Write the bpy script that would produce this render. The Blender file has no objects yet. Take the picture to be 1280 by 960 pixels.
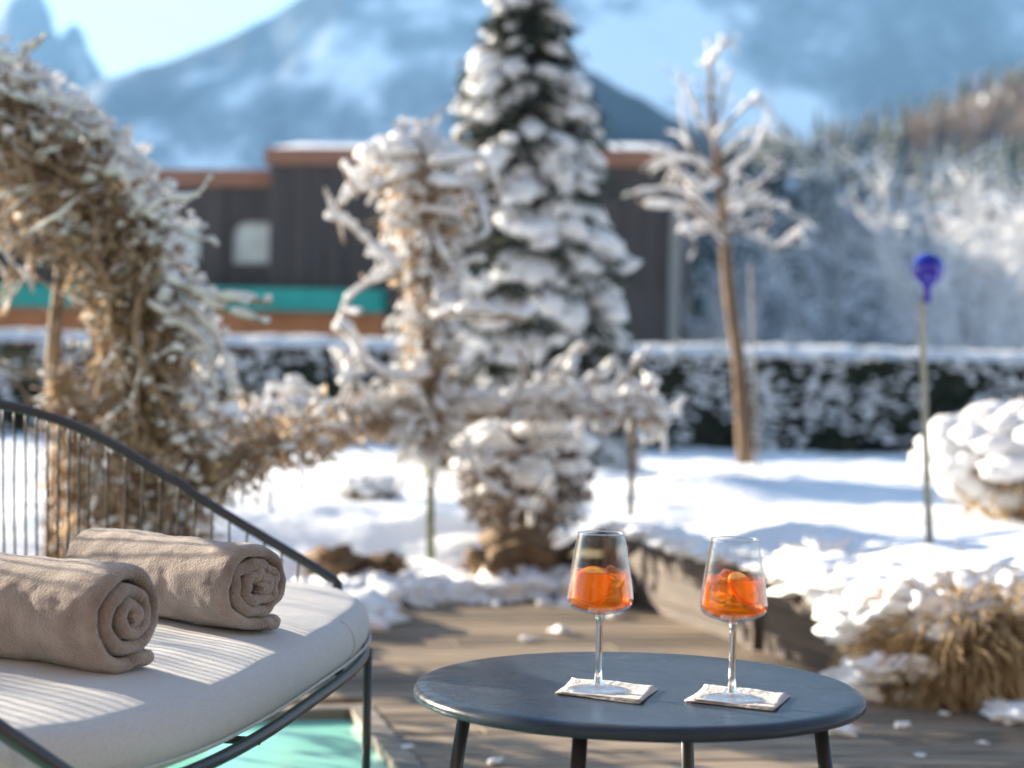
import bpy, bmesh, math, random
from mathutils import Vector, Matrix, noise
R = math.radians
PI = math.pi
random.seed(11)
rnd = random.random
uni = random.uniform
gauss = random.gauss
S = bpy.context.scene
C = S.collection

# ------------------------------------------------------------------ camera
F = 2300.0
ROLL = R(1.2)
PITCH = math.atan(17 / F)
CAMZ = 0.85
cp, sp = math.cos(PITCH), math.sin(PITCH)
FWD = Vector((0, cp, -sp))
UP0 = Vector((0, sp, cp))
RT0 = Vector((1, 0, 0))
RT = RT0 * math.cos(ROLL) + UP0 * math.sin(ROLL)
UP = UP0 * math.cos(ROLL) - RT0 * math.sin(ROLL)
CAM = Vector((0, 0, CAMZ))

def ray(px, py):
    return FWD + RT * ((px - 640) / F) + UP * ((480 - py) / F)

def at(px, py, d):
    """world point seen at photo pixel (1280 wide) standing d metres away"""
    return CAM + ray(px, py) * d

def gp(px, py, z=0.0):
    r = ray(px, py)
    return CAM + r * ((z - CAMZ) / r.z)

cd = bpy.data.cameras.new('camera')
co = bpy.data.objects.new('camera', cd)
C.objects.link(co)
co.matrix_world = Matrix(((RT.x, UP.x, -FWD.x, CAM.x), (RT.y, UP.y, -FWD.y, CAM.y), (RT.z, UP.z, -FWD.z, CAM.z), (0, 0, 0, 1)))
cd.sensor_width = 36
cd.lens = 36 * F / 1280
cd.clip_start = 0.05
cd.clip_end = 12000
cd.dof.use_dof = True
cd.dof.focus_distance = 2.56
cd.dof.aperture_fstop = cd.lens / 20.5
S.camera = co

# ------------------------------------------------------------------ light
SUN_AZ = R(-55.4)
SUN_EL = R(15)
sun_dir = Vector((math.sin(SUN_AZ) * math.cos(SUN_EL), math.cos(SUN_AZ) * math.cos(SUN_EL), math.sin(SUN_EL)))
w = bpy.data.worlds.new('World')
S.world = w
w.use_nodes = True
bg = w.node_tree.nodes['Background']
sky = w.node_tree.nodes.new('ShaderNodeTexSky')
sky.sky_type = 'NISHITA'
sky.sun_disc = False
sky.sun_elevation = SUN_EL
sky.sun_rotation = SUN_AZ
sky.altitude = 1000
sky.air_density = 1.0
sky.dust_density = 0.7
sky.ozone_density = 1.2
w.node_tree.links.new(sky.outputs[0], bg.inputs[0])
bg.inputs[1].default_value = 0.05
sl = bpy.data.lights.new('sun', 'SUN')
so = bpy.data.objects.new('sun', sl)
C.objects.link(so)
sl.energy = 5.0
sl.angle = R(0.5)
sl.color = (1.0, 0.86, 0.67)
so.rotation_euler = sun_dir.to_track_quat('Z', 'Y').to_euler()
S.view_settings.view_transform = 'Standard'
S.view_settings.look = 'None'
S.view_settings.gamma = 1
S.view_settings.exposure = 2.58
S.cycles.use_denoising = True
S.cycles.max_bounces = 10
S.cycles.diffuse_bounces = 3
S.cycles.glossy_bounces = 3
S.cycles.transmission_bounces = 9
S.cycles.transparent_max_bounces = 12
S.cycles.volume_bounces = 0
S.cycles.sample_clamp_indirect = 6
S.cycles.blur_glossy = 0.6

# ------------------------------------------------------------------ object helpers
def tag(o, label=None, cat=None, group=None, kind=None):
    if label: o['label'] = label
    if cat: o['category'] = cat
    if group: o['group'] = group
    if kind: o['kind'] = kind
    return o

def empty(name, loc=(0, 0, 0), rz=0.0):
    o = bpy.data.objects.new(name, None)
    C.objects.link(o)
    o.location = loc
    o.rotation_euler = (0, 0, rz)
    o.empty_display_size = 0.05
    return o

def place(o, parent):
    """parent a part whose mesh is in world coordinates to a thing"""
    o.parent = parent
    if parent.type == 'EMPTY' or parent.type == 'MESH':
        bpy_mat = Matrix.Translation(parent.location) @ Matrix.Rotation(parent.rotation_euler.z, 4, 'Z')
        if parent.parent is None:
            o.matrix_parent_inverse = bpy_mat.inverted()
        else:
            pass
    return o

class MB:
    def __init__(self):
        self.v = []
        self.f = []
        self.c = None
    def add(self, vs, fs):
        b = len(self.v)
        self.v.extend(vs)
        self.f.extend([tuple(i + b for i in q) for q in fs])
    def box(self, x0, x1, y0, y1, z0, z1, m=None):
        vs = [Vector((x, y, z)) for x in (x0, x1) for y in (y0, y1) for z in (z0, z1)]
        if m is not None:
            vs = [m @ p for p in vs]
        self.add(vs, [(0, 1, 3, 2), (4, 6, 7, 5), (0, 4, 5, 1), (2, 3, 7, 6), (0, 2, 6, 4), (1, 5, 7, 3)])
    def tube(self, pts, rad, n=6, flat=1.0, lift=0.0, cap=True, closed=False, wob=0.0):
        """tube along pts; flat squeezes it vertically, lift raises it by a share of its radius"""
        k = len(pts)
        if k < 2: return
        rs = rad if hasattr(rad, '__len__') else [rad] * k
        ref = None
        vs = []
        for i in range(k):
            if closed:
                t = pts[(i + 1) % k] - pts[i - 1]
            else:
                t = pts[min(i + 1, k - 1)] - pts[max(i - 1, 0)]
            if t.length < 1e-9: t = Vector((0, 0, 1))
            t = t.normalized()
            if ref is None:
                ref = Vector((0, 0, 1)) if abs(t.z) < 0.9 else Vector((1, 0, 0))
            a = t.cross(ref)
            if a.length < 1e-6: a = t.orthogonal()
            a.normalize()
            b = a.cross(t)
            if flat == 1.0: ref = b
            for j in range(n):
                q = 2 * PI * j / n
                r = rs[i]
                if wob: r *= 1 + uni(-wob, wob)
                p = pts[i] + a * (r * math.cos(q)) + b * (r * math.sin(q))
                if flat != 1.0:
                    p = Vector((p.x, p.y, pts[i].z + (p.z - pts[i].z) * flat))
                if lift: p.z += lift * rs[i]
                vs.append(p)
        fs = []
        for i in range(k if closed else k - 1):
            i2 = (i + 1) % k
            for j in range(n):
                j2 = (j + 1) % n
                fs.append((i * n + j, i * n + j2, i2 * n + j2, i2 * n + j))
        if cap and not closed:
            fs.append(tuple(range(n - 1, -1, -1)))
            fs.append(tuple((k - 1) * n + j for j in range(n)))
        self.add(vs, fs)
    def lathe(self, prof, n=48, c=Vector((0, 0, 0)), close_bottom=False, close_top=False):
        vs = []
        for r, z in prof:
            for j in range(n):
                q = 2 * PI * j / n
                vs.append(Vector((c.x + r * math.cos(q), c.y + r * math.sin(q), c.z + z)))
        fs = []
        for i in range(len(prof) - 1):
            for j in range(n):
                j2 = (j + 1) % n
                fs.append((i * n + j, i * n + j2, (i + 1) * n + j2, (i + 1) * n + j))
        if close_bottom: fs.append(tuple(range(n - 1, -1, -1)))
        if close_top: fs.append(tuple((len(prof) - 1) * n + j for j in range(n)))
        self.add(vs, fs)
    def leaf(self, p, d, up, l, wd, curl=0.3):
        """a folded leaf: two quads with a crease"""
        d = d.normalized()
        s = d.cross(up)
        if s.length < 1e-5: s = d.orthogonal()
        s.normalize()
        nn = s.cross(d)
        a = p
        m = p + d * (l * 0.5) - nn * (l * curl * 0.35)
        e = p + d * l + nn * (l * curl * 0.5)
        l1 = m + s * wd * 0.5 + nn * (wd * curl)
        r1 = m - s * wd * 0.5 + nn * (wd * curl)
        self.add([a, l1, m, r1, e], [(0, 1, 2), (0, 2, 3), (1, 4, 2), (2, 4, 3)])
    def blob(self, c, rx, ry, rz, rough=0.25, seed=None, sub=1, rot=0.0):
        vs, fs = ICO[sub]
        o = Vector((uni(-50, 50), uni(-50, 50), uni(-50, 50)))
        cr, sr = math.cos(rot), math.sin(rot)
        out = []
        for p in vs:
            k = 1 + rough * noise.noise(p * 1.7 + o) * 1.6 + rough * 0.8 * noise.noise(p * 3.9 + o) + (rough * 0.45 * noise.noise(p * 9 + o) if sub > 1 else 0)
            x, y, z = p.x * rx * k, p.y * ry * k, p.z * rz * k
            out.append(Vector((c.x + x * cr - y * sr, c.y + x * sr + y * cr, c.z + z)))
        self.add(out, fs)
    def build(self, name, mat, parent=None, smooth=True):
        me = bpy.data.meshes.new(name)
        me.from_pydata([tuple(p) for p in self.v], [], self.f)
        me.materials.append(mat)
        if smooth:
            me.polygons.foreach_set('use_smooth', [True] * len(me.polygons))
        me.update()
        o = bpy.data.objects.new(name, me)
        C.objects.link(o)
        if parent is not None: place(o, parent)
        return o

def ico(sub):
    bm = bmesh.new()
    bmesh.ops.create_icosphere(bm, subdivisions=sub, radius=1)
    vs = [v.co.copy() for v in bm.verts]
    fs = [tuple(v.index for v in f.verts) for f in bm.faces]
    bm.free()
    return vs, fs
ICO = {i: ico(i) for i in (1, 2, 3, 4)}

def smooth_by_angle(o, deg=35):
    try:
        o.data.set_sharp_from_angle(angle=R(deg))
    except Exception:
        pass

def fbm(p, octv=4):
    a, s, t = 1.0, 0.0, 0.0
    q = p.copy()
    for _ in range(octv):
        s += a * noise.noise(q)
        t += a
        q = q * 2.07
        a *= 0.5
    return s / t

def catmull(pts, sub=8):
    out = []
    n = len(pts)
    for i in range(n - 1):
        p0, p1, p2, p3 = pts[max(i - 1, 0)], pts[i], pts[i + 1], pts[min(i + 2, n - 1)]
        for k in range(sub):
            t = k / sub
            out.append(0.5 * ((2 * p1) + (p2 - p0) * t + (2 * p0 - 5 * p1 + 4 * p2 - p3) * t * t + (3 * p1 - p0 - 3 * p2 + p3) * t ** 3))
    out.append(pts[-1])
    return out

def interp(x, tab):
    if x <= tab[0][0]: return tab[0][1]
    for (a, b), (c, d) in zip(tab, tab[1:]):
        if x <= c:
            t = (x - a) / (c - a)
            t = t * t * (3 - 2 * t) * 0.5 + t * 0.5
            return b + (d - b) * t
    return tab[-1][1]

def lerp_tab(x, tab):
    if x <= tab[0][0]: return tab[0][1]
    for (a, b), (c, d) in zip(tab, tab[1:]):
        if x <= c: return b + (d - b) * (x - a) / (c - a)
    return tab[-1][1]

def sstep(a, b, x):
    t = max(0.0, min(1.0, (x - a) / (b - a)))
    return t * t * (3 - 2 * t)

# ------------------------------------------------------------------ materials
def mat(name, color, rough=0.7, var=None, vscale=5.0, bump=0.0, bscale=40.0, detail=4.0, metallic=0.0, spec=0.5, sheen=0.0, stretch=(1, 1, 1), rot=(0, 0, 0), coords='Object', lohi=(0.35, 0.65)):
    m = bpy.data.materials.new(name)
    m.use_nodes = True
    nt = m.node_tree
    b = nt.nodes['Principled BSDF']
    b.inputs['Base Color'].default_value = (*color, 1)
    b.inputs['Roughness'].default_value = rough
    b.inputs['Metallic'].default_value = metallic
    b.inputs['Specular IOR Level'].default_value = spec
    if sheen:
        b.inputs['Sheen Weight'].default_value = sheen
        b.inputs['Sheen Roughness'].default_value = 0.4
    tc = nt.nodes.new('ShaderNodeTexCoord')
    mp = nt.nodes.new('ShaderNodeMapping')
    mp.inputs['Scale'].default_value = stretch
    mp.inputs['Rotation'].default_value = rot
    nt.links.new(tc.outputs[coords], mp.inputs[0])
    if var is not None:
        n = nt.nodes.new('ShaderNodeTexNoise')
        n.inputs['Scale'].default_value = vscale
        n.inputs['Detail'].default_value = detail
        nt.links.new(mp.outputs[0], n.inputs['Vector'])
        cr = nt.nodes.new('ShaderNodeValToRGB')
        cr.color_ramp.elements[0].position = lohi[0]
        cr.color_ramp.elements[1].position = lohi[1]
        cr.color_ramp.elements[0].color = (*color, 1)
        cr.color_ramp.elements[1].color = (*var, 1)
        nt.links.new(n.outputs['Fac'], cr.inputs[0])
        nt.links.new(cr.outputs[0], b.inputs['Base Color'])
    if bump:
        n2 = nt.nodes.new('ShaderNodeTexNoise')
        n2.inputs['Scale'].default_value = bscale
        n2.inputs['Detail'].default_value = 6
        nt.links.new(mp.outputs[0], n2.inputs['Vector'])
        bp = nt.nodes.new('ShaderNodeBump')
        bp.inputs['Strength'].default_value = bump
        bp.inputs['Distance'].default_value = 0.02
        nt.links.new(n2.outputs['Fac'], bp.inputs['Height'])
        nt.links.new(bp.outputs[0], b.inputs['Normal'])
    return m

SNOW = mat('snow', (0.86, 0.88, 0.91), 0.75, bump=0.35, bscale=18, spec=0.25)
SNOWF = mat('snow_fine', (0.86, 0.88, 0.91), 0.75, spec=0.25)
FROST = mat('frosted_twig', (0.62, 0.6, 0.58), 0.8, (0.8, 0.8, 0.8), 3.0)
SHADETWIG = mat('shaded_twig', (0.20, 0.21, 0.23), 0.85, (0.36, 0.37, 0.39), 0.8)  # frosted twig darkened and greyed, in place of shade on the far trees
BARK = mat('bark', (0.10, 0.065, 0.04), 0.85, (0.22, 0.145, 0.085), 22.0, 0.5, 30, stretch=(1, 1, 0.3))
VINE = mat('vine_stem', (0.20, 0.135, 0.095), 0.8, (0.36, 0.26, 0.17), 14.0)
DRYLEAF = mat('dry_leaf', (0.24, 0.15, 0.09), 0.6, (0.60, 0.47, 0.32), 11.0)
NEEDLE = mat('needles', (0.035, 0.055, 0.045), 0.6, (0.065, 0.075, 0.045), 7.0)
def see_through(m, amount, tint):
    nt = m.node_tree
    b = nt.nodes['Principled BSDF']
    t = nt.nodes.new('ShaderNodeBsdfTranslucent')
    t.inputs[0].default_value = (*tint, 1)
    if b.inputs['Base Color'].links:
        nt.links.new(b.inputs['Base Color'].links[0].from_socket, t.inputs[0])
    x = nt.nodes.new('ShaderNodeMixShader')
    x.inputs[0].default_value = amount
    nt.links.new(b.outputs[0], x.inputs[1])
    nt.links.new(t.outputs[0], x.inputs[2])
    nt.links.new(x.outputs[0], nt.nodes['Material Output'].inputs[0])
see_through(DRYLEAF, .4, (.4, .25, .1))
see_through(SNOWF, .3, (.9, .9, .9))
HEDGE = mat('hedge_leaf', (0.018, 0.03, 0.02), 0.6, (0.05, 0.06, 0.035), 5.0)
TWIGBUSH = mat('bush_twig', (0.14, 0.10, 0.075), 0.8, (0.27, 0.21, 0.16), 10.0)
ROCK = mat('rock', (0.10, 0.06, 0.03), 0.85, (0.20, 0.125, 0.06), 9.0, 0.6, 22)
GRASSDRY = mat('dry_grass', (0.30, 0.19, 0.085), 0.7, (0.62, 0.46, 0.25), 14.0)
TABLE = mat('anthracite_paint', (0.030, 0.041, 0.058), 0.36, (0.042, 0.054, 0.073), 14.0, 0.06, 700, spec=0.2, detail=8.0)
TABLE.node_tree.nodes['Principled BSDF'].inputs['IOR'].default_value = 1.36
_n = TABLE.node_tree.nodes.new('ShaderNodeTexNoise')
_n.inputs['Scale'].default_value = 6
_n.inputs['Detail'].default_value = 9
_n.inputs['Roughness'].default_value = .7
_n.inputs['Distortion'].default_value = 1.5
_m = TABLE.node_tree.nodes.new('ShaderNodeMapRange')
_m.inputs['From Min'].default_value = .35
_m.inputs['From Max'].default_value = .65
_m.inputs['To Min'].default_value = .17
_m.inputs['To Max'].default_value = .30
TABLE.node_tree.links.new(TABLE.node_tree.nodes['Texture Coordinate'].outputs['Object'], _n.inputs['Vector'])
TABLE.node_tree.links.new(_n.outputs['Fac'], _m.inputs[0])
TABLE.node_tree.links.new(_m.outputs[0], TABLE.node_tree.nodes['Principled BSDF'].inputs['Roughness'])
FRAME = mat('frame_paint', (0.035, 0.035, 0.038), 0.38, bump=0.05, bscale=600)
WIREM = mat('wire_paint', (0.010, 0.016, 0.014), 0.55, spec=0.25)
TOWEL = mat('taupe_fleece', (0.20, 0.16, 0.14), 0.95, (0.43, 0.36, 0.32), 15.0, 0.55, 330, sheen=0.6, spec=0.08, detail=7.0, lohi=(0.3, 0.72))
POLE = mat('galvanised_pole', (0.22, 0.23, 0.19), 0.5, (0.34, 0.34, 0.28), 12.0)
GREENPOST = mat('green_post', (0.10, 0.13, 0.075), 0.7, (0.17, 0.18, 0.11), 12.0)
STAKE = mat('stake_wood', (0.24, 0.23, 0.21), 0.8)
RETAIN = mat('retaining_wood', (0.042, 0.031, 0.025), 0.75, (0.085, 0.063, 0.05), 3.0, 0.25, 14, stretch=(1, 1, 6))
POOLW = mat('pool_water', (0.22, 0.66, 0.53), 0.12, (0.28, 0.72, 0.60), 3.0, 0.03, 6)
COPING = mat('coping_stone', (0.17, 0.145, 0.12), 0.7, (0.25, 0.22, 0.18), 8.0, 0.2, 40)

def fabric():
    m = mat('cushion_fabric', (0.47, 0.46, 0.455), 0.9, (0.55, 0.54, 0.53), 300.0, spec=0.15, sheen=0.15)
    nt = m.node_tree
    b = nt.nodes['Principled BSDF']
    tc = nt.nodes['Texture Coordinate']
    h = None
    for rot in (0, PI / 2):
        mp = nt.nodes.new('ShaderNodeMapping')
        mp.inputs['Rotation'].default_value = (0, 0, rot + 0.6)
        nt.links.new(tc.outputs['Object'], mp.inputs[0])
        wv = nt.nodes.new('ShaderNodeTexWave')
        wv.inputs['Scale'].default_value = 190
        wv.inputs['Distortion'].default_value = 2.5
        wv.inputs['Detail'].default_value = 2
        nt.links.new(mp.outputs[0], wv.inputs['Vector'])
        if h is None: h = wv
        else:
            ad = nt.nodes.new('ShaderNodeMath')
            nt.links.new(h.outputs['Fac'], ad.inputs[0])
            nt.links.new(wv.outputs['Fac'], ad.inputs[1])
            bp = nt.nodes.new('ShaderNodeBump')
            bp.inputs['Strength'].default_value = 0.18
            bp.inputs['Distance'].default_value = 0.003
            nt.links.new(ad.outputs[0], bp.inputs['Height'])
            n2 = nt.nodes.new('ShaderNodeTexNoise')
            n2.inputs['Scale'].default_value = 9
            n2.inputs['Detail'].default_value = 3
            nt.links.new(tc.outputs['Object'], n2.inputs['Vector'])
            b2 = nt.nodes.new('ShaderNodeBump')
            b2.inputs['Strength'].default_value = 0.35
            b2.inputs['Distance'].default_value = 0.012
            nt.links.new(n2.outputs['Fac'], b2.inputs['Height'])
            nt.links.new(bp.outputs[0], b2.inputs['Normal'])
            nt.links.new(b2.outputs[0], b.inputs['Normal'])
    return m
FABRIC = fabric()

def deck_mat():
    m = bpy.data.materials.new('weathered_deck')
    m.use_nodes = True
    nt = m.node_tree
    b = nt.nodes['Principled BSDF']
    b.inputs['Roughness'].default_value = 0.7
    b.inputs['Specular IOR Level'].default_value = 0.35
    at_ = nt.nodes.new('ShaderNodeAttribute')
    at_.attribute_name = 'board'
    tc = nt.nodes.new('ShaderNodeTexCoord')
    mp = nt.nodes.new('ShaderNodeMapping')
    mp.inputs['Rotation'].default_value = (0, 0, -DA)
    mp.inputs['Scale'].default_value = (1.0, 14.0, 1.0)
    mp2 = nt.nodes.new('ShaderNodeVectorMath')
    mp2.operation = 'ADD'
    sc = nt.nodes.new('ShaderNodeVectorMath')
    sc.operation = 'SCALE'
    sc.inputs['Scale'].default_value = 30
    nt.links.new(at_.outputs['Vector'], sc.inputs[0])
    nt.links.new(tc.outputs['Object'], mp.inputs[0])
    nt.links.new(mp.outputs[0], mp2.inputs[0])
    nt.links.new(sc.outputs[0], mp2.inputs[1])
    n = nt.nodes.new('ShaderNodeTexNoise')
    n.inputs['Scale'].default_value = 2.2
    n.inputs['Detail'].default_value = 7
    n.inputs['Roughness'].default_value = 0.65
    nt.links.new(mp2.outputs[0], n.inputs['Vector'])
    cr = nt.nodes.new('ShaderNodeValToRGB')
    e = cr.color_ramp.elements
    e[0].position, e[0].color = 0.3, (0.075, 0.06, 0.05, 1)
    e[1].position, e[1].color = 0.72, (0.42, 0.315, 0.21, 1)
    x = cr.color_ramp.elements.new(0.5)
    x.color = (0.21, 0.165, 0.12, 1)
    nt.links.new(n.outputs['Fac'], cr.inputs[0])
    mx = nt.nodes.new('ShaderNodeMix')
    mx.data_type = 'RGBA'
    mx.blend_type = 'MULTIPLY'
    mx.inputs[0].default_value = 1
    mr = nt.nodes.new('ShaderNodeMapRange')
    mr.inputs['To Min'].default_value = 0.62
    mr.inputs['To Max'].default_value = 1.2
    nt.links.new(at_.outputs['Fac'], mr.inputs[0])
    nt.links.new(cr.outputs[0], mx.inputs[6])
    nt.links.new(mr.outputs[0], mx.inputs[7])
    nt.links.new(mx.outputs[2], b.inputs['Base Color'])
    bp = nt.nodes.new('ShaderNodeBump')
    bp.inputs['Strength'].default_value = 0.4
    bp.inputs['Distance'].default_value = 0.004
    nt.links.new(n.outputs['Fac'], bp.inputs['Height'])
    nt.links.new(bp.outputs[0], b.inputs['Normal'])
    return m

# ------------------------------------------------------------------ ground, deck, pool
DA = R(13.5)
E1 = Vector((math.cos(DA), math.sin(DA), 0))
E2 = Vector((-math.sin(DA), math.cos(DA), 0))
def uv(p): return p.x * E1.x + p.y * E1.y, p.x * E2.x + p.y * E2.y
def xy(u, v, z=0.0): return E1 * u + E2 * v + Vector((0, 0, z))

POOLC = gp(438, 888)
pu, pv = uv(POOLC)
WALL_FAR = gp(758, 744)
WALL_NEAR = gp(1086, 861)
WALL_END = WALL_NEAR + Vector((1.7, -0.42, 0))
LEFT_A = Vector((-0.62, 6.72, 0))
LEFT_B = Vector((-0.85, 5.0, 0))
# the deck's outline where it meets the garden
EDGE = [Vector((-9, 3.6, 0)), LEFT_B, LEFT_A, WALL_FAR, WALL_NEAR, WALL_END, Vector((9, 3.6, 0))]

def seg_d(p, a, b):
    ab = b - a
    t = max(0, min(1, ((p - a).dot(ab)) / ab.length_squared))
    return (p - a - ab * t).length
def in_deck(p):
    poly = [(e.x, e.y) for e in EDGE] + [(9, -9), (-9, -9)]
    c = False
    j = len(poly) - 1
    for i in range(len(poly)):
        xi, yi = poly[i]
        xj, yj = poly[j]
        if (yi > p.y) != (yj > p.y) and p.x < (xj - xi) * (p.y - yi) / (yj - yi) + xi:
            c = not c
        j = i
    return c

DECK = deck_mat()
bd = MB()
attr = []
BW, GAP = 0.122, 0.009
v = -3.0
while v < 8.2:
    u = -6.5 + uni(-1.5, 0)
    while u < 6.5:
        L = uni(1.8, 3.2)
        segs = [(u, min(u + L - 0.004, 6.6))]
        if v < pv + 0.06 and v + BW > pv - 3.1:
            segs = []
            if u < pu - 4: segs.append((u, min(u + L, pu - 4)))
            if u + L > pu + 0.06: segs.append((max(u, pu + 0.06), u + L - 0.004))
        for a, b in segs:
            if b - a < 0.02: continue
            zz = uni(-0.0012, 0.0012)
            m = Matrix.Rotation(DA, 4, 'Z')
            # bevelled board
            x0, x1, y0, y1 = a, b, v, v + BW - GAP
            e = 0.003
            vs = [Vector((x0, y0, -0.03)), Vector((x1, y0, -0.03)), Vector((x1, y1, -0.03)), Vector((x0, y1, -0.03)),
                  Vector((x0, y0, zz - e)), Vector((x1, y0, zz - e)), Vector((x1, y1, zz - e)), Vector((x0, y1, zz - e)),
                  Vector((x0 + e, y0 + e, zz)), Vector((x1 - e, y0 + e, zz)), Vector((x1 - e, y1 - e, zz)), Vector((x0 + e, y1 - e, zz))]
            fs = [(0, 1, 5, 4), (1, 2, 6, 5), (2, 3, 7, 6), (3, 0, 4, 7), (4, 5, 9, 8), (5, 6, 10, 9), (6, 7, 11, 10), (7, 4, 8, 11), (8, 9, 10, 11)]
            cen = m @ Vector(((a + b) / 2, v, 0))
            bd.add([m @ q for q in vs], fs)
            attr += [rnd()] * 12
        u += L
    v += BW
deck = bd.build('deck', DECK, smooth=False)
a_ = deck.data.attributes.new('board', 'FLOAT', 'POINT')
a_.data.foreach_set('value', attr)
tag(deck, 'weathered grey brown boards of the wooden terrace', 'deck', kind='structure')

# dark void under the boards
mb = MB()
mb.box(-8, 8, -4, 8.6, -0.9, -0.75)
tag(mb.build('ground', mat('soil', (0.03, 0.025, 0.02), 0.9), smooth=False), kind='structure')
# pool
mr_ = Matrix.Rotation(DA, 4, 'Z')
mb = MB()
mb.box(pu - 4, pu, pv - 3.1, pv, -0.5, -0.022, mr_)
tag(mb.build('pool_water', POOLW, smooth=False), 'turquoise pool water beneath the lounge chair', 'pool', kind='structure')
mb = MB()
mb.box(pu, pu + 0.055, pv - 3.1, pv + 0.055, -0.3, 0.006, mr_)
mb.box(pu - 4, pu - 0.002, pv, pv + 0.055, -0.3, 0.006, mr_)
tag(mb.build('pool_coping', COPING, smooth=False), 'pale stone edge around the pool', 'coping', kind='structure')

# garden snow
def garden_h(p):
    d = min(seg_d(p, a, b) for a, b in zip(EDGE, EDGE[1:]))
    dw = min(seg_d(p, WALL_FAR, WALL_NEAR), seg_d(p, WALL_NEAR, WALL_END))
    dl = min(seg_d(p, EDGE[0], LEFT_B), seg_d(p, LEFT_B, LEFT_A), seg_d(p, LEFT_A, WALL_FAR))
    h = 0.26 - 0.22 * (1 - sstep(0.0, 1.2, dl)) * (0.15 + 0.85 * sstep(0, 0.5, dw))
    h += 0.05 * fbm(Vector((p.x * 0.9, p.y * 0.9, 3.1)), 3) + 0.035 * fbm(Vector((p.x * 4, p.y * 4, 7)), 3)
    h += 0.03 * max(0, noise.noise(Vector((p.x * 2.2, p.y * 2.2, 1.0)))) ** 1 * sstep(0, .3, d)
    # heaped snow near the corner of the raised bed, trodden hollows further back
    h += .07 * max(0, fbm(Vector((p.x * 3.1, p.y * 3.1, 11)), 3)) * math.exp(-((p.x - 1.8) ** 2 / 1.2 + (p.y - 6.2) ** 2 / 1.6))
    q = p - Vector((1.75, 5.6, 0))
    h += 0.14 * math.exp(-(q.x ** 2 / 0.35 + q.y ** 2 / 0.35))
    h += 0.10 * math.exp(-((p.x - 0.9) ** 2 / 0.10 + (p.y - 8.9) ** 2 / 0.10))
    h += 0.09 * math.exp(-((p.x - 0.35) ** 2 / 0.25 + (p.y - 9.4) ** 2 / 0.05))
    h += 0.09 * math.exp(-((p.x - 1.0) ** 2 / 0.12 + (p.y - 7.1) ** 2 / 0.08))
    return h
mb = MB()
nx, ny, st = 260, 270, 0.05
x0_, y0_ = -6.5, 3.6
idx = {}
for j in range(ny + 1):
    for i in range(nx + 1):
        p = Vector((x0_ + i * st, y0_ + j * st, 0))
        if in_deck(p):
            continue
        idx[(i, j)] = len(mb.v)
        mb.v.append(Vector((p.x, p.y, garden_h(p))))
for j in range(ny):
    for i in range(nx):
        k = [(i, j), (i + 1, j), (i + 1, j + 1), (i, j + 1)]
        if all(q in idx for q in k):
            mb.f.append(tuple(idx[q] for q in k))
for a_, b_ in ((WALL_FAR, WALL_NEAR), (WALL_NEAR, WALL_END)):
    d_ = (b_ - a_).normalized()
    n_ = Vector((-d_.y, d_.x, 0))
    if n_.y < 0: n_ = -n_
    for q in range(int((b_ - a_).length / .03)):
        p = a_ + d_ * (q * .03) + n_ * uni(.03, .12)
        if 1.0 < p.x < 1.5: continue
        k = uni(.035, .07)
        mb.blob(Vector((p.x, p.y, .25 + uni(-.004, .012))), k * 1.9, k * 1.1, k * uni(.22, .45), .5, sub=3, rot=math.atan2(d_.y, d_.x) + uni(-.6, .6))
tag(mb.build('garden_snow', SNOW), 'bumpy snow covering the garden beds', 'snow', kind='structure')
mb = MB()
mb.add([Vector((-3000, 17.0, 0.2)), Vector((3000, 17.0, 0.2)), Vector((3000, 3500, -3)), Vector((-3000, 3500, -3))], [(0, 1, 2, 3)])
mb.add([Vector((-3000, -60, -0.95)), Vector((3000, -60, -0.95)), Vector((3000, 17.1, -0.95)), Vector((-3000, 17.1, -0.95))], [(0, 1, 2, 3)])
tag(mb.build('valley_ground', SNOW), 'snow covered valley floor beyond the garden', 'ground', kind='structure')

# retaining wall of the raised bed
wt = empty('retaining_wall', WALL_FAR)
tag(wt, 'low dark brown timber retaining wall holding up the snowy bed', 'wall')
def wall_piece(a, b, h, name):
    m = MB()
    d = (b - a).normalized()
    n_ = Vector((-d.y, d.x, 0))
    k = 3
    for i in range(k):
        z0, z1 = -0.05 + i * (h + 0.05) / k + 0.002, -0.05 + (i + 1) * (h + 0.05) / k - 0.002
        vs = []
        for s in (0, 1):
            for t in (0, 0.05):
                for z in (z0, z1):
                    q = (a if s == 0 else b) + n_ * t
                    vs.append(Vector((q.x, q.y, z)))
        m.add(vs, [(0, 1, 3, 2), (4, 6, 7, 5), (0, 4, 5, 1), (2, 3, 7, 6), (0, 2, 6, 4), (1, 5, 7, 3)])
    return m.build(name, RETAIN, wt, smooth=False)
wall_piece(WALL_FAR, WALL_NEAR - (WALL_NEAR - WALL_FAR).normalized() * 0.003, 0.235, 'wall_panel')
wall_piece(WALL_NEAR, WALL_END, 0.225, 'wall_panel')
mb = MB()
for q in (WALL_FAR, WALL_FAR.lerp(WALL_NEAR, 0.62)):
    d = (WALL_NEAR - WALL_FAR).normalized()
    m_ = Matrix.Translation(q) @ Matrix.Rotation(math.atan2(d.y, d.x), 4, 'Z')
    mb.box(0.01, 0.09, -0.025, -0.002, -0.05, 0.243, m_)
mb.build('wall_post', RETAIN, wt, smooth=False)

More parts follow.
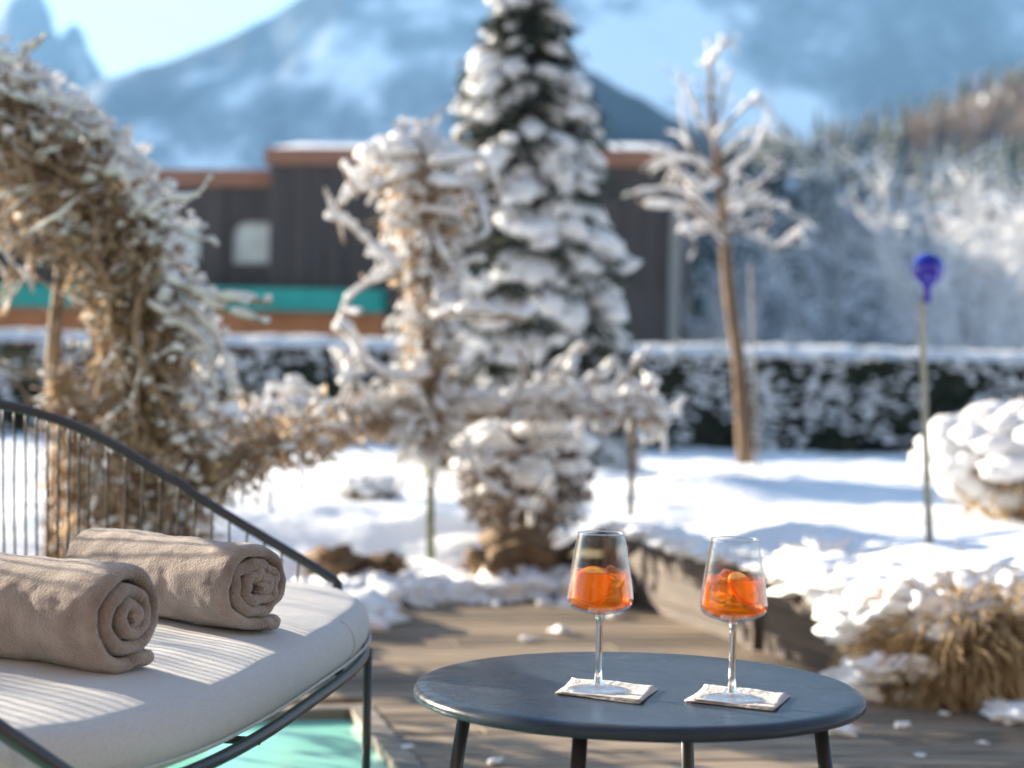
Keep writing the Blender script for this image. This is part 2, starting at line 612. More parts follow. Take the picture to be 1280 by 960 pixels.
# the house whose terrace this is: it stands behind the viewpoint
HOUSE = mat('larch_cladding', (0.27, 0.21, 0.16), 0.7, (0.36, 0.28, 0.22), 2.0, stretch=(6, 1, .4))
hs = empty('house', (0, -3.4, 0))
tag(hs, 'larch clad house whose terrace carries the chair and table', 'house')
mb = MB()
hx = [-14, -9.2, -7.4, -5.2, -3.4, -1.2, 0.6, 2.8, 4.6, 6.8, 8.6, 14]
for q in range(11):
    if q % 2 == 0:
        mb.box(hx[q], hx[q + 1], -3.8, -3.4, -0.1, 6.6)
    else:
        mb.box(hx[q], hx[q + 1], -3.8, -3.4, 2.2, 3.4)
        mb.box(hx[q], hx[q + 1], -3.8, -3.4, 5.3, 6.6)
mb.build('wall', HOUSE, hs, smooth=False)
for q in range(1, 11, 2):
    for z0 in (0.0, 3.4):
        mb = MB()
        mb.box(hx[q], hx[q + 1], -3.7, -3.66, z0 + (0 if z0 == 0 else .002), z0 + (2.2 if z0 == 0 else 1.9))
        mb.build('window', mat('house_glass', (.03, .035, .04), .05), hs, smooth=False)
mb = MB()
mb.box(-14.5, 14.5, -10, -2.9, 6.603, 6.9)
mb.build('roof', HOUSE, hs, smooth=False)

# ------------------------------------------------------------------ lounge chair
CK = 0.93
CLIFT = CAMZ * (1 - CK)
CC = Vector((-0.82 * CK, 2.97 * CK, CLIFT))
CROT = R(-8)
chair = empty('lounge_chair', CC, CROT)
chair.scale = (CK, CK, CK)
tag(chair, 'round dark metal lounge chair with wire back and thick off white seat cushion', 'chair')
def sup(a, b, th, n=3.4):
    c, s = math.cos(th), math.sin(th)
    return Vector((a * math.copysign(abs(c) ** (2 / n), c), b * math.copysign(abs(s) ** (2 / n), s), 0))
def front_bulge(p):
    # the front edge bows out towards the middle, the far front corner reaches furthest
    return p
def build_child(mb, name, mat_, parent, smooth=True):
    o = mb.build(name, mat_, None, smooth)
    o.parent = parent
    return o
# cushion: rings of a rounded slab
mb = MB()
NA = 240
DENTS = [(-0.03, -.18, R(-22)), (-.02, .34, R(-30))]
ca, cb = 0.525, 0.88
zt, zb = 0.415, 0.325
prof = []
r_ = 0.042
for k in range(9):           # bottom edge to top edge
    q = -PI / 2 + PI * k / 8
    inset = r_ * (1 - math.cos(q))
    zz = (zt + zb) / 2 + math.sin(q) * (zt - zb) / 2
    prof.append((inset, zz))
rings = [(0.25, zb)] + [(0.08, zb)] + prof + [(0.07, zt + 0.004), (0.095, zt + 0.0062), (0.12, zt + 0.008), (0.15, zt + .010), (0.18, zt + .0115), (0.21, zt + 0.0125), (0.25, zt + .0135), (0.29, zt + 0.014), (0.33, zt + .0145), (0.37, zt + .0148), (0.42, zt + 0.015), (.47, zt + .0155)]
for ins, zz in rings:
    for i in range(NA):
        th = 2 * PI * i / NA
        p = sup(ca - ins, cb - ins, th)
        o_ = 0.004 * fbm(Vector((p.x * 5, p.y * 5, zz * 8)), 3)
        if zz > zt:
            for tx, ty, ta in DENTS:
                dx, dy = p.x - tx, p.y - ty
                al_ = dx * math.cos(ta) + dy * math.sin(ta)
                ac_ = -dx * math.sin(ta) + dy * math.cos(ta)
                o_ -= 0.006 * math.exp(-(ac_ / .085) ** 2) * sstep(.30, .12, abs(al_)) if abs(al_) < .3 else 0
        mb.v.append(Vector((p.x, p.y, zz + o_ * (1.6 if zz > zt - 0.01 else 0.6))))
for k in range(len(rings) - 1):
    for i in range(NA):
        i2 = (i + 1) % NA
        mb.f.append((k * NA + i, k * NA + i2, (k + 1) * NA + i2, (k + 1) * NA + i))
c0 = len(mb.v)
mb.v.append(Vector((0, 0, zt + 0.016)))
kk = len(rings) - 1
for i in range(NA):
    mb.f.append((kk * NA + i, kk * NA + (i + 1) % NA, c0))
cushion = build_child(mb, 'seat_cushion', FABRIC, chair)
# piping around the lower edge and short upright seams
mb = MB()
mb.tube([sup(ca + 0.001, cb + 0.001, 2 * PI * i / 160) + Vector((0, 0, zb + 0.022)) for i in range(160)], 0.0022, 6, closed=True)
for th in (-1.0, 0.15, 1.3, 2.4, 3.6, 4.6):
    pts = []
    for ins, zz in prof[2:8]:
        q = sup(ca - ins + 0.0008, cb - ins + 0.0008, th)
        pts.append(Vector((q.x, q.y, zz)))
    mb.tube(pts, 0.0012, 5)
pip = mb.build('piping', FABRIC)
pip.parent = cushion
# seat frame ring
mb = MB()
mb.tube([sup(ca - 0.008, cb - 0.008, 2 * PI * i / 120) + Vector((0, 0, 0.320)) for i in range(120)], 0.0095, 8, closed=True)
for y in (-0.3, 0.3):
    xx = ca * (1 - abs(y / cb) ** 3.4) ** (1 / 3.4)
    mb.tube([Vector((-xx, y, 0.318)), Vector((xx, y, 0.318))], 0.006, 8)
build_child(mb, 'seat_frame', FRAME, chair)
# rail
RA, RB = 0.565, 0.915
RAIL_FAR = [(-330, 478), (-200, 483), (-100, 490), (0, 503), (50, 512), (100, 528), (150, 557), (200, 590), (250, 622), (300, 652), (350, 684), (410, 719), (450, 742)]
RAIL_NEAR = [(-600, 500), (-400, 625), (-200, 770), (0, 905), (80, 960), (150, 1010), (220, 1060), (300, 1110)]
CMAT = Matrix.Translation(CC) @ Matrix.Rotation(CROT, 4, 'Z') @ Matrix.Scale(CK, 4)
dense = [sup(RA, RB, 1.10 + (2 * PI - 1.10 - 0.70) * i / 3000) for i in range(3001)]
al = [0.0]
for a, b in zip(dense, dense[1:]): al.append(al[-1] + (b - a).length)
rail, k_ = [], 0
for i in range(141):
    while k_ < 2999 and al[k_ + 1] < al[-1] * i / 140: k_ += 1
    p = dense[k_ if i < 140 else 3000].copy()
    wp = CMAT @ p
    px = 640 + F * wp.x / wp.y
    py = lerp_tab(px, RAIL_FAR if p.y > 0 else RAIL_NEAR)
    z = CAMZ - (py - 463 - (px - 640) * 0.021) / F * wp.y
    p.z = min((z - CLIFT) / CK, 0.85)
    if p.x < -0.45 and p.y < .55: p.z = 0.85
    rail.append(p)
for _ in range(30):
    zs = [p.z for p in rail]
    for i in range(1, 140):
        rail[i].z = (zs[i - 1] + 2 * zs[i] + zs[i + 1]) / 4
e0, e1 = rail[0], rail[-1]
rail = [Vector((e0.x * 1.04, e0.y * .97, 0.322))] + rail + [Vector((e1.x * 1.02, e1.y * .97, 0.322))]
mb = MB()
mb.tube(rail, 0.0105, 10)
build_child(mb, 'back_rail', FRAME, chair)
# wires: dense behind, every other one at the sides
def arc_pts():
    acc = [0.0]
    for a, b in zip(rail, rail[1:]):
        acc.append(acc[-1] + (b - a).length)
    return acc
acc = arc_pts()
def rail_at(s):
    for i in range(len(acc) - 1):
        if acc[i + 1] >= s:
            t = (s - acc[i]) / (acc[i + 1] - acc[i])
            return rail[i].lerp(rail[i + 1], t)
    return rail[-1]
s = 0.20
tot = acc[-1]
wires = []
while s < tot - 0.2:
    p = rail_at(s)
    wires.append((s, p))
    s += 0.044 if p.x > -0.19 else 0.0235
for s, p in wires[:98]:
    q = Vector((p.x * 0.93 + 0.005, p.y * 0.955, 0.322))
    mid = p.lerp(q, 0.55) + Vector((p.x * 0.02, p.y * 0.012, 0))
    pts = catmull([p, mid, q], 5)
    for k_ in range(1, len(pts) - 1):
        pts[k_] += Vector((uni(-1, 1), uni(-1, 1), 0)) * 0.0009
    mb = MB()
    mb.tube(pts, 0.0025, 6)
    build_child(mb, 'back_wire', WIREM, chair)
# legs
for (lx, ly) in ((0.467, 0.651), (0.467, -0.66), (-0.44, 0.68), (-0.44, -0.68)):
    mb = MB()
    mb.tube([Vector((lx, ly, 0.308)), Vector((lx * 1.0, ly * 1.0, 0.004 - CLIFT / CK))], 0.0085, 10)
    lg = build_child(mb, 'leg', FRAME, chair)
    m2 = MB()
    m2.lathe([(0.011, 0.0), (0.011, 0.012), (0.0088, 0.016)], 12, Vector((lx * 1.0, ly * 1.0, -CLIFT / CK)), True, True)
    ft = m2.build('foot_cap', FRAME)
    ft.parent = lg

# ------------------------------------------------------------------ rolled towels
def spiral(Ro, t, turns, tail, squash=1.0, messy=0.0, seed=0):
    """centre line of the roll seen from its end: tail along the floor, then round clockwise and inwards"""
    out = []
    N = int(56 * turns)
    r0 = Ro - t / 2
    for i in range(12):
        out.append(Vector((tail * (1 - i / 12), -Ro + t / 2 + 0.002 * math.sin(i))))
    for i in range(N + 1):
        a = 2 * PI * turns * i / N
        r = r0 - (t * 0.97) * (a / (2 * PI))
        r = max(r, t * 0.32)
        k = Vector((math.cos(-PI / 2 - a), math.sin(-PI / 2 - a)))
        nz = messy * (noise.noise(Vector((k.x * 1.6 + seed, k.y * 1.6, a * 0.35))) ) * sstep(0, 5, a)
        rr = r + nz
        out.append(Vector((k.x * rr, k.y * rr * squash - (1 - squash) * (Ro - t / 2))))
    return out

def towel(name, label, end_base, ang, length, Ro, t, turns, tail, squash, messy, seed, tele):
    root = empty(name, end_base, ang)
    tag(root, label, 'towel', 'rolled towels on the chair')
    cl = spiral(Ro, t, turns, tail, squash, messy, seed)
    # ring round the sheet's cross-section (axis x along the roll; thickness across)
    ring = []
    nl = 30
    h = t / 2 * 0.93
    for i in range(nl + 1):
        ring.append((-length + length * i / nl, h))
    for i in range(1, 8):
        q = PI / 2 - PI * i / 8
        ring.append((math.cos(q) * h * 1.5, math.sin(q) * h))
    for i in range(nl + 1):
        ring.append((-length * i / nl, -h))
    nr = len(ring)
    mb = MB()
    n = len(cl)
    for i, c in enumerate(cl):
        tg = cl[min(i + 1, n - 1)] - cl[max(i - 1, 0)]
        tg.normalize()
        nn = Vector((-tg.y, tg.x))
        f = i / (n - 1)
        sc = (0.62, 0.88, 0.97, 1.0)[i] if i < 4 else (min(1.0, 0.5 + (n - 1 - i) / 8.0) if n - 1 - i < 4 else 1.0)
        for (ax, th) in ring:
            edge = sstep(-0.10, 0.0, ax)
            shr = (0.013, 0.006, 0.002)[i] if i < 3 else 0.0
            off = (-shr if ax > -length * .5 else shr) + tele * f * edge + 0.006 * edge * noise.noise(Vector((c.x * 30 + seed, c.y * 30, 0.3)))
            wr = 0.0035 * noise.noise(Vector((ax * 14 + seed, c.x * 16, c.y * 16))) + 0.0022 * noise.noise(Vector((ax * 40, c.x * 40 + seed, c.y * 40)))
            wr += 0.004 * edge * noise.noise(Vector((seed + i * 0.11, 2.0, 5.0)))
            outer = 1 if f < 1.2 / turns else 0.35
            # sag: the roll bulges in the middle of its length
            y = c.x + nn.x * (th * sc + wr * outer)
            z = c.y + nn.y * (th * sc + wr * outer)
            mb.v.append(Vector((ax + off, y, z + Ro)))
    for i in range(n - 1):
        for j in range(nr - 1):
            mb.f.append((i * nr + j, (i + 1) * nr + j, (i + 1) * nr + j + 1, i * nr + j + 1))
    for b in (0, (n - 1) * nr):
        half = nr // 2
        for j in range(half):
            a1, a2, b1, b2 = b + j, b + j + 1, b + nr - 1 - j, b + nr - 2 - j
            if a2 < b2: mb.f.append((a1, a2, b2, b1) if b else (b1, b2, a2, a1))
    o = mb.build('fleece_roll', TOWEL)
    o.parent = root
    o.location = (0, 0, 0)
    sd = o.modifiers.new('sub', 'SUBSURF')
    sd.levels = 1
    sd.render_levels = 1
    tx = bpy.data.textures.new('fleece', 'CLOUDS')
    tx.noise_scale = 0.012
    dm = o.modifiers.new('nap', 'DISPLACE')
    dm.texture = tx
    dm.strength = 0.0025
    dm.texture_coords = 'LOCAL'
    return root
TZ = CAMZ - (CAMZ - 0.4265) * CK
ba = gp(150, 841, TZ)
towel('rolled_towel', 'taupe fleece towel rolled in a tight spiral at the near end of the seat', ba, R(-30), 0.42, 0.0775, 0.0222, 3.1, 0.060, 0.95, 0.005, 3.0, 0.012)
bb = gp(314, 789, TZ)
towel('rolled_towel', 'taupe fleece towel, loosely rolled with crumpled folds, striped by wire shadows', bb, R(-38), 0.35, 0.0785, 0.0212, 3.1, 0.056, 0.88, 0.014, 9.0, 0.01)

# ------------------------------------------------------------------ side table
TC = at(798, 862.5, 2.456)
TTOP = TC.z + 0.0075
tbl = empty('side_table', (TC.x, TC.y, 0))
tag(tbl, 'small round anthracite metal side table on four slanted legs', 'table')
TR = 0.3
mb = MB()
pr = [(0.0001, 0.0), (0.06, 0.0), (0.14, 0.0), (0.22, 0.0), (TR - 0.020, 0.0), (TR - 0.0125, -0.0006), (TR - 0.007, -0.0022), (TR - 0.003, -0.0048), (TR - 0.0006, -0.0085), (TR, -0.0125),
      (TR - 0.0006, -0.0155), (TR - 0.0025, -0.0175), (TR - 0.006, -0.0175), (TR - 0.007, -0.0155), (TR - 0.008, -0.004), (TR - 0.02, -0.0025), (0.0001, -0.0025)]
mb.lathe([(r, z + TTOP) for r, z in pr], 160)
top = build_child(mb, 'tabletop', TABLE, tbl)
smooth_by_angle(top, 50)
mb = MB()
mb.tube([Vector((0.235 * math.cos(2 * PI * i / 80), 0.235 * math.sin(2 * PI * i / 80), TTOP - 0.0125)) for i in range(80)], 0.0085, 8, closed=True)
build_child(mb, 'under_ring', FRAME, tbl)
for lx, ly in ((-0.226, 0.085), (0.226, -0.085), (-0.085, -0.226), (0.085, 0.226)):
    mb = MB()
    mb.tube([Vector((lx, ly, TTOP - 0.012)), Vector((lx * 1.26, ly * 1.26, 0.008))], 0.0095, 12)
    lg = build_child(mb, 'leg', FRAME, tbl)
    m2 = MB()
    m2.lathe([(0.011, 0.0), (0.011, 0.012), (0.0096, 0.014)], 12, Vector((lx * 1.26, ly * 1.26, 0)), True, True)
    ft = m2.build('foot_cap', FRAME)
    ft.parent = lg

# napkins
NAP = mat('napkin_paper', (0.46, 0.445, 0.43), 0.85, (0.58, 0.56, 0.54), 60, 0.3, 120)
def napkin(corners, label):
    L, Fc, Rc, Bc = [gp(x, y, TTOP) for x, y in corners]
    cen = (L + Fc + Rc + Bc) / 4
    root = empty('paper_napkin', (cen.x, cen.y, TTOP))
    tag(root, label, 'napkin', 'folded paper napkins')
    for ly in range(3):
        mb = MB()
        N = 16
        tw = (-0.03, 0.0, 0.05)[ly]
        for i in range(N + 1):
            for j in range(N + 1):
                a, b = i / N, j / N
                p = L.lerp(Fc, a).lerp(Bc.lerp(Rc, a), b) - cen
                p = Matrix.Rotation(tw, 3, 'Z') @ p
                p *= 1 - 0.02 * ly
                e = max(abs(a - .5), abs(b - .5)) * 2
                zz = 0.0006 + 0.0009 * ly + 0.0018 * max(0, e - 0.55) * (1 + ly * 0.5) * (1 + noise.noise(Vector((a * 3, b * 3, ly * 5 + cen.x * 9))))
                zz += 0.0006 * noise.noise(Vector((a * 9, b * 9, ly)))*e
                if b > 0.86 and ly == 2: zz += 0.02 * (b - 0.86) * (1 - a)
                mb.v.append(Vector((p.x, p.y, zz)))
        for i in range(N):
            for j in range(N):
                k = i * (N + 1) + j
                mb.f.append((k, k + N + 1, k + N + 2, k + 1))
        o = build_child(mb, 'ply', NAP, root)
        sm = o.modifiers.new('thick', 'SOLIDIFY')
        sm.thickness = 0.0006
        sm.offset = 1
    return root
napkin([(694, 868), (801, 881), (822, 862), (716, 853)], 'creased white paper napkin under the left cocktail glass')
napkin([(856, 878), (969, 890), (987, 871), (882, 861)], 'creased white paper napkin under the right cocktail glass')
GZ = TTOP + 0.0038

# glasses
def glass_mat():
    m = bpy.data.materials.new('clear_glass')
    m.use_nodes = True
    b = m.node_tree.nodes['Principled BSDF']
    b.inputs['Base Color'].default_value = (0.97, 0.98, 0.98, 1)
    b.inputs['Roughness'].default_value = 0.0
    b.inputs['Transmission Weight'].default_value = 1
    b.inputs['IOR'].default_value = 1.5
    return m
GLASS = glass_mat()
def thin_glass():
    """thin bowl wall: lets light straight through, mirrors at the rim"""
    m = bpy.data.materials.new('thin_glass')
    m.use_nodes = True
    nt = m.node_tree
    nt.nodes.remove(nt.nodes['Principled BSDF'])
    t = nt.nodes.new('ShaderNodeBsdfTransparent')
    t.inputs[0].default_value = (0.97, 0.975, 0.98, 1)
    g = nt.nodes.new('ShaderNodeBsdfGlossy')
    g.inputs['Roughness'].default_value = 0.13
    lw = nt.nodes.new('ShaderNodeLayerWeight')
    lw.inputs[0].default_value = 0.5
    pw = nt.nodes.new('ShaderNodeMath')
    pw.operation = 'POWER'
    pw.inputs[1].default_value = 2.4
    nt.links.new(lw.outputs['Facing'], pw.inputs[0])
    fr = nt.nodes.new('ShaderNodeMath')
    fr.operation = 'MULTIPLY_ADD'
    fr.inputs[1].default_value = 0.85
    fr.inputs[2].default_value = 0.016
    nt.links.new(pw.outputs[0], fr.inputs[0])
    mx = nt.nodes.new('ShaderNodeMixShader')
    nt.links.new(fr.outputs[0], mx.inputs[0])
    nt.links.new(t.outputs[0], mx.inputs[1])
    nt.links.new(g.outputs[0], mx.inputs[2])
    nt.links.new(mx.outputs[0], nt.nodes['Material Output'].inputs[0])
    return m
THIN = thin_glass()
def drink_mat():
    m = bpy.data.materials.new('orange_aperitif')
    m.use_nodes = True
    nt = m.node_tree
    b = nt.nodes['Principled BSDF']
    b.inputs['Base Color'].default_value = (1.0, 0.5, 0.015, 1)
    b.inputs['Roughness'].default_value = 0.0
    b.inputs['Transmission Weight'].default_value = 1
    b.inputs['IOR'].default_value = 1.34
    t = nt.nodes.new('ShaderNodeBsdfTransparent')
    t.inputs[0].default_value = (1.0, 0.53, 0.03, 1)
    tl = nt.nodes.new('ShaderNodeBsdfTranslucent')
    tl.inputs[0].default_value = (1.0, 0.27, 0.003, 1)
    m1 = nt.nodes.new('ShaderNodeMixShader')
    m1.inputs[0].default_value = 0.76
    m2 = nt.nodes.new('ShaderNodeMixShader')
    m2.inputs[0].default_value = 0.09
    nt.links.new(b.outputs[0], m1.inputs[1])
    nt.links.new(t.outputs[0], m1.inputs[2])
    nt.links.new(m1.outputs[0], m2.inputs[1])
    nt.links.new(tl.outputs[0], m2.inputs[2])
    nt.links.new(m2.outputs[0], nt.nodes['Material Output'].inputs[0])
    return m
DRINK = drink_mat()
def peel_mat(name, col, tr):
    m = bpy.data.materials.new(name)
    m.use_nodes = True
    b = m.node_tree.nodes['Principled BSDF']
    b.inputs['Base Color'].default_value = (*col, 1)
    b.inputs['Roughness'].default_value = 0.35
    b.inputs['Transmission Weight'].default_value = tr
    b.inputs['Subsurface Weight'].default_value = 0.0
    return m
PULP = peel_mat('orange_pulp', (1.0, 0.78, 0.18), 0.0)
RIND = peel_mat('orange_rind', (1.0, 0.5, 0.03), 0.0)
PITHM = peel_mat('orange_pith', (1.0, 0.92, 0.6), 0.0)
for m_ in (PULP, PITHM, RIND): see_through(m_, .45, tuple(m_.node_tree.nodes['Principled BSDF'].inputs['Base Color'].default_value)[:3])
ICE = bpy.data.materials.new('ice')
ICE.use_nodes = True
b_ = ICE.node_tree.nodes['Principled BSDF']
b_.inputs['Base Color'].default_value = (1, 0.9, 0.8, 1)
b_.inputs['Roughness'].default_value = 0.04
b_.inputs['Transmission Weight'].default_value = 1
b_.inputs['IOR'].default_value = 1.2

def catp(prof, sub=5):
    ps = catmull([Vector((r, z, 0)) for r, z in prof], sub)
    return [(max(p.x, 0.0001), p.y) for p in ps]
def wine_glass(base, label, mirror):
    root = empty('wine_glass', base)
    root.scale = (1, 1, 0.963)
    tag(root, label, 'wine glass', 'aperitif glasses on the table')
    n = 96
    H = 0.211
    # outer bowl from stem joint up to the rim
    outer = catp([(0.0052, 0.0985), (0.0085, 0.1015), (0.020, 0.1045), (0.033, 0.109), (0.0405, 0.1145), (0.0430, 0.1225), (0.0425, 0.131), (0.0392, 0.157), (0.0345, 0.187), (0.0305, H - 0.0008)], 5)
    inner = catp([(0.0001, 0.1055), (0.010, 0.1062), (0.022, 0.108), (0.0325, 0.1118), (0.0392, 0.1165), (0.0417, 0.1235), (0.0413, 0.131), (0.0381, 0.157), (0.0334, 0.187), (0.0295, H - 0.0008)], 5)
    rim = [(0.0303, H), (0.0299, H)]
    mb = MB()
    mb.lathe(outer + rim + inner[::-1], n)
    bowl = build_child(mb, 'bowl', THIN, root)
    smooth_by_angle(bowl, 80)
    mb = MB()
    mb.lathe([(0.0001, 0.1045), (0.004, 0.1040), (0.0062, 0.1020), (0.0056, 0.0985), (0.0046, 0.094), (0.0042, 0.085), (0.0042, 0.06), (0.0047, 0.03), (0.0056, 0.0125), (0.0075, 0.0088)], 32)
    build_child(mb, 'stem', GLASS, root)
    mb = MB()
    mb.lathe([(0.0075, 0.0088), (0.012, 0.0066), (0.020, 0.0045), (0.030, 0.0026), (0.0385, 0.0016), (0.0402, 0.0010), (0.0400, 0.0003), (0.038, 0.0), (0.02, 0.0008), (0.0001, 0.0015)], 72)
    for p_ in mb.v:
        r_2 = math.hypot(p_.x, p_.y)
        if .01 < r_2 < .036 and p_.z > .0012:
            p_.z += .00022 * math.sin(17 * math.atan2(p_.y, p_.x) + 40 * r_2) + .00012 * math.sin(900 * r_2)
    build_child(mb, 'foot', THIN, root)
    mb = MB()
    mb.tube([Vector((.0301 * math.cos(2 * PI * i / 64), .0301 * math.sin(2 * PI * i / 64), H + .0004)) for i in range(64)], .0007, 8, closed=True)
    build_child(mb, 'rim', GLASS, root)
    # the drink: follows the inner wall with a hair of gap, up to its own level
    lvl = 0.1605
    pr = [(max(r - 0.0003, 0.0001), z + 0.0002) for r, z in inner if z < lvl - 0.0015]
    rl = pr[-1][0] - (lvl - pr[-1][1]) * 0.12
    pr += [(rl, lvl), (rl - 0.001, lvl - 0.0006), (rl * 0.6, lvl - 0.0008), (0.0001, lvl - 0.0008)]
    mb = MB()
    mb.lathe(pr, n)
    dr = build_child(mb, 'drink', DRINK, root)
    smooth_by_angle(dr, 60)
    mb = MB()
    for _ in range(60):
        a = uni(0, 2 * PI)
        rb = rl * (1 - .6 * rnd() ** 3) - .0014
        k = uni(.0006, .0016)
        mb.blob(Vector((rb * math.cos(a), rb * math.sin(a), lvl - .0004)), k, k, k * .8, 0, sub=1)
    bu = mb.build('bubbles', THIN)
    bu.parent = dr
    return root, lvl
def orange_slice(cen, nrm, r, th, label, spin=0.0):
    root = empty('orange_slice', cen)
    tag(root, label, 'orange slice', 'orange slices in the drinks')
    q = nrm.to_track_quat('Z', 'Y')
    m = q.to_matrix().to_4x4() @ Matrix.Rotation(spin, 4, 'Z')
    mb = MB()
    mb.lathe([(r - 0.0018, -th / 2), (r, -th / 2 + 0.0008), (r, th / 2 - 0.0008), (r - 0.0018, th / 2), (r - 0.0018, -th / 2)], 40)
    mb.v = [m @ p for p in mb.v]
    build_child(mb, 'rind', RIND, root)
    mb = MB()
    mb.lathe([(0.0001, -th / 2 + 0.0006), (r - 0.0019, -th / 2 + 0.0006), (r - 0.0019, th / 2 - 0.0006), (0.0001, th / 2 - 0.0006)], 40)
    mb.v = [m @ p for p in mb.v]
    build_child(mb, 'pith', PITHM, root, False)
    mb = MB()
    for k in range(9):
        a0, a1 = 2 * PI * k / 9 + 0.05, 2 * PI * (k + 1) / 9 - 0.05
        rr = r - 0.0034
        pts = [Vector((0.0022 * math.cos((a0 + a1) / 2), 0.0022 * math.sin((a0 + a1) / 2), 0))] + [Vector((rr * math.cos(a0 + (a1 - a0) * t / 5), rr * math.sin(a0 + (a1 - a0) * t / 5), 0)) for t in range(6)]
        nv = len(pts)
        vs = [p + Vector((0, 0, -th / 2)) for p in pts] + [p + Vector((0, 0, th / 2)) for p in pts]
        fs = [tuple(range(nv - 1, -1, -1)), tuple(range(nv, 2 * nv))] + [(i, (i + 1) % nv, nv + (i + 1) % nv, nv + i) for i in range(nv)]
        mb.add(vs, fs)
    mb.v = [m @ p for p in mb.v]
    build_child(mb, 'pulp', PULP, root, False)
    return root
def ice_cube(cen, sz, rot, label):
    bm = bmesh.new()
    bmesh.ops.create_cube(bm, size=sz)
    bmesh.ops.bevel(bm, geom=bm.edges[:], offset=sz * 0.14, segments=3, affect='EDGES')
    for v_ in bm.verts:
        v_.co *= 1 + 0.06 * noise.noise(v_.co * 90 + cen * 40)
    me = bpy.data.meshes.new('ice_cube')
    bm.to_mesh(me)
    bm.free()
    me.materials.append(ICE)
    me.polygons.foreach_set('use_smooth', [True] * len(me.polygons))
    o = bpy.data.objects.new('ice_cube', me)
    C.objects.link(o)
    o.location = cen
    o.rotation_euler = rot
    tag(o, label, 'ice cube', 'ice cubes in the drinks')
g1 = gp(747.5, 862.5, GZ - 0.0004)
g2 = gp(914.5, 873.5, GZ - 0.0004)
wine_glass(g1, 'stemmed glass of orange aperitif with a round orange slice facing out', 1)
wine_glass(g2, 'stemmed glass of orange aperitif with an orange slice lying slanted among ice', -1)
orange_slice(g1 + Vector((-0.010, -0.016, 0.1385)), Vector((-0.12, -1, 0.22)), 0.0235, 0.0055, 'orange slice standing upright in the left glass')
orange_slice(g2 + Vector((0.012, 0.0, 0.1405)), Vector((0.62, -0.55, 0.62)), 0.0245, 0.0055, 'orange slice tilted across the right glass')
ice_cube(g1 + Vector((0.0165, 0.002, 0.1475)), 0.022, (0.4, 0.3, 0.8), 'ice cube beside the upright orange slice')
ice_cube(g1 + Vector((0.002, 0.016, 0.128)), 0.022, (0.9, 0.2, 0.3), 'ice cube behind the upright orange slice')
ice_cube(g2 + Vector((-0.016, -0.008, 0.137)), 0.023, (0.7, 0.6, 0.2), 'ice cube in front of the tilted orange slice')
ice_cube(g2 + Vector((-0.008, 0.014, 0.150)), 0.021, (0.2, 0.9, 0.7), 'ice cube behind the tilted orange slice')

# ------------------------------------------------------------------ plants
def walk(p, d, L, steps, jit, grav=0.0, curl=0.0):
    pts = [p.copy()]
    d = d.normalized()
    ax = Vector((gauss(0, 1), gauss(0, 1), gauss(0, 1))).normalized()
    for _ in range(steps):
        d = d + Vector((gauss(0, jit), gauss(0, jit), gauss(0, jit))) + Vector((0, 0, grav))
        if curl:
            d = Matrix.Rotation(curl, 3, ax) @ d
        d.normalize()
        p = p + d * (L / steps)
        pts.append(p.copy())
    return pts
def snow_on(sb, pts, r, k0=1.0, k1=1.9, prob=0.85, n=6):
    """broken lengths of snow lying on the upper side of a twig"""
    i = 0
    m = len(pts)
    while i < m - 1:
        j = min(m - 1, i + random.randint(2, 5))
        if rnd() < prob:
            seg = [q + Vector((0, 0, r * 0.7)) for q in pts[i:j + 1]]
            steep = abs((seg[-1] - seg[0]).normalized().z)
            kk = uni(k0, k1) * (1 - 0.45 * steep)
            rs = [max(r, 0.003) * kk * (0.55 if q in (0, len(seg) - 1) else 1) * uni(0.8, 1.25) for q in range(len(seg))]
            sb.tube(seg, rs, n, lift=0.35, wob=0.2)
            if rnd() < .5:
                q = seg[random.randint(0, len(seg) - 1)]
                kb = max(r, .003) * kk * uni(.9, 1.5)
                sb.blob(q + Vector((0, 0, kb * .3)), kb * 1.2, kb * 1.2, kb * .8, .4, sub=1)
        i = j if rnd() < 0.75 else j + 1
def rdir():
    z = uni(-1, 1)
    a = uni(0, 2 * PI)
    s_ = math.sqrt(1 - z * z)
    return Vector((s_ * math.cos(a), s_ * math.sin(a), z))

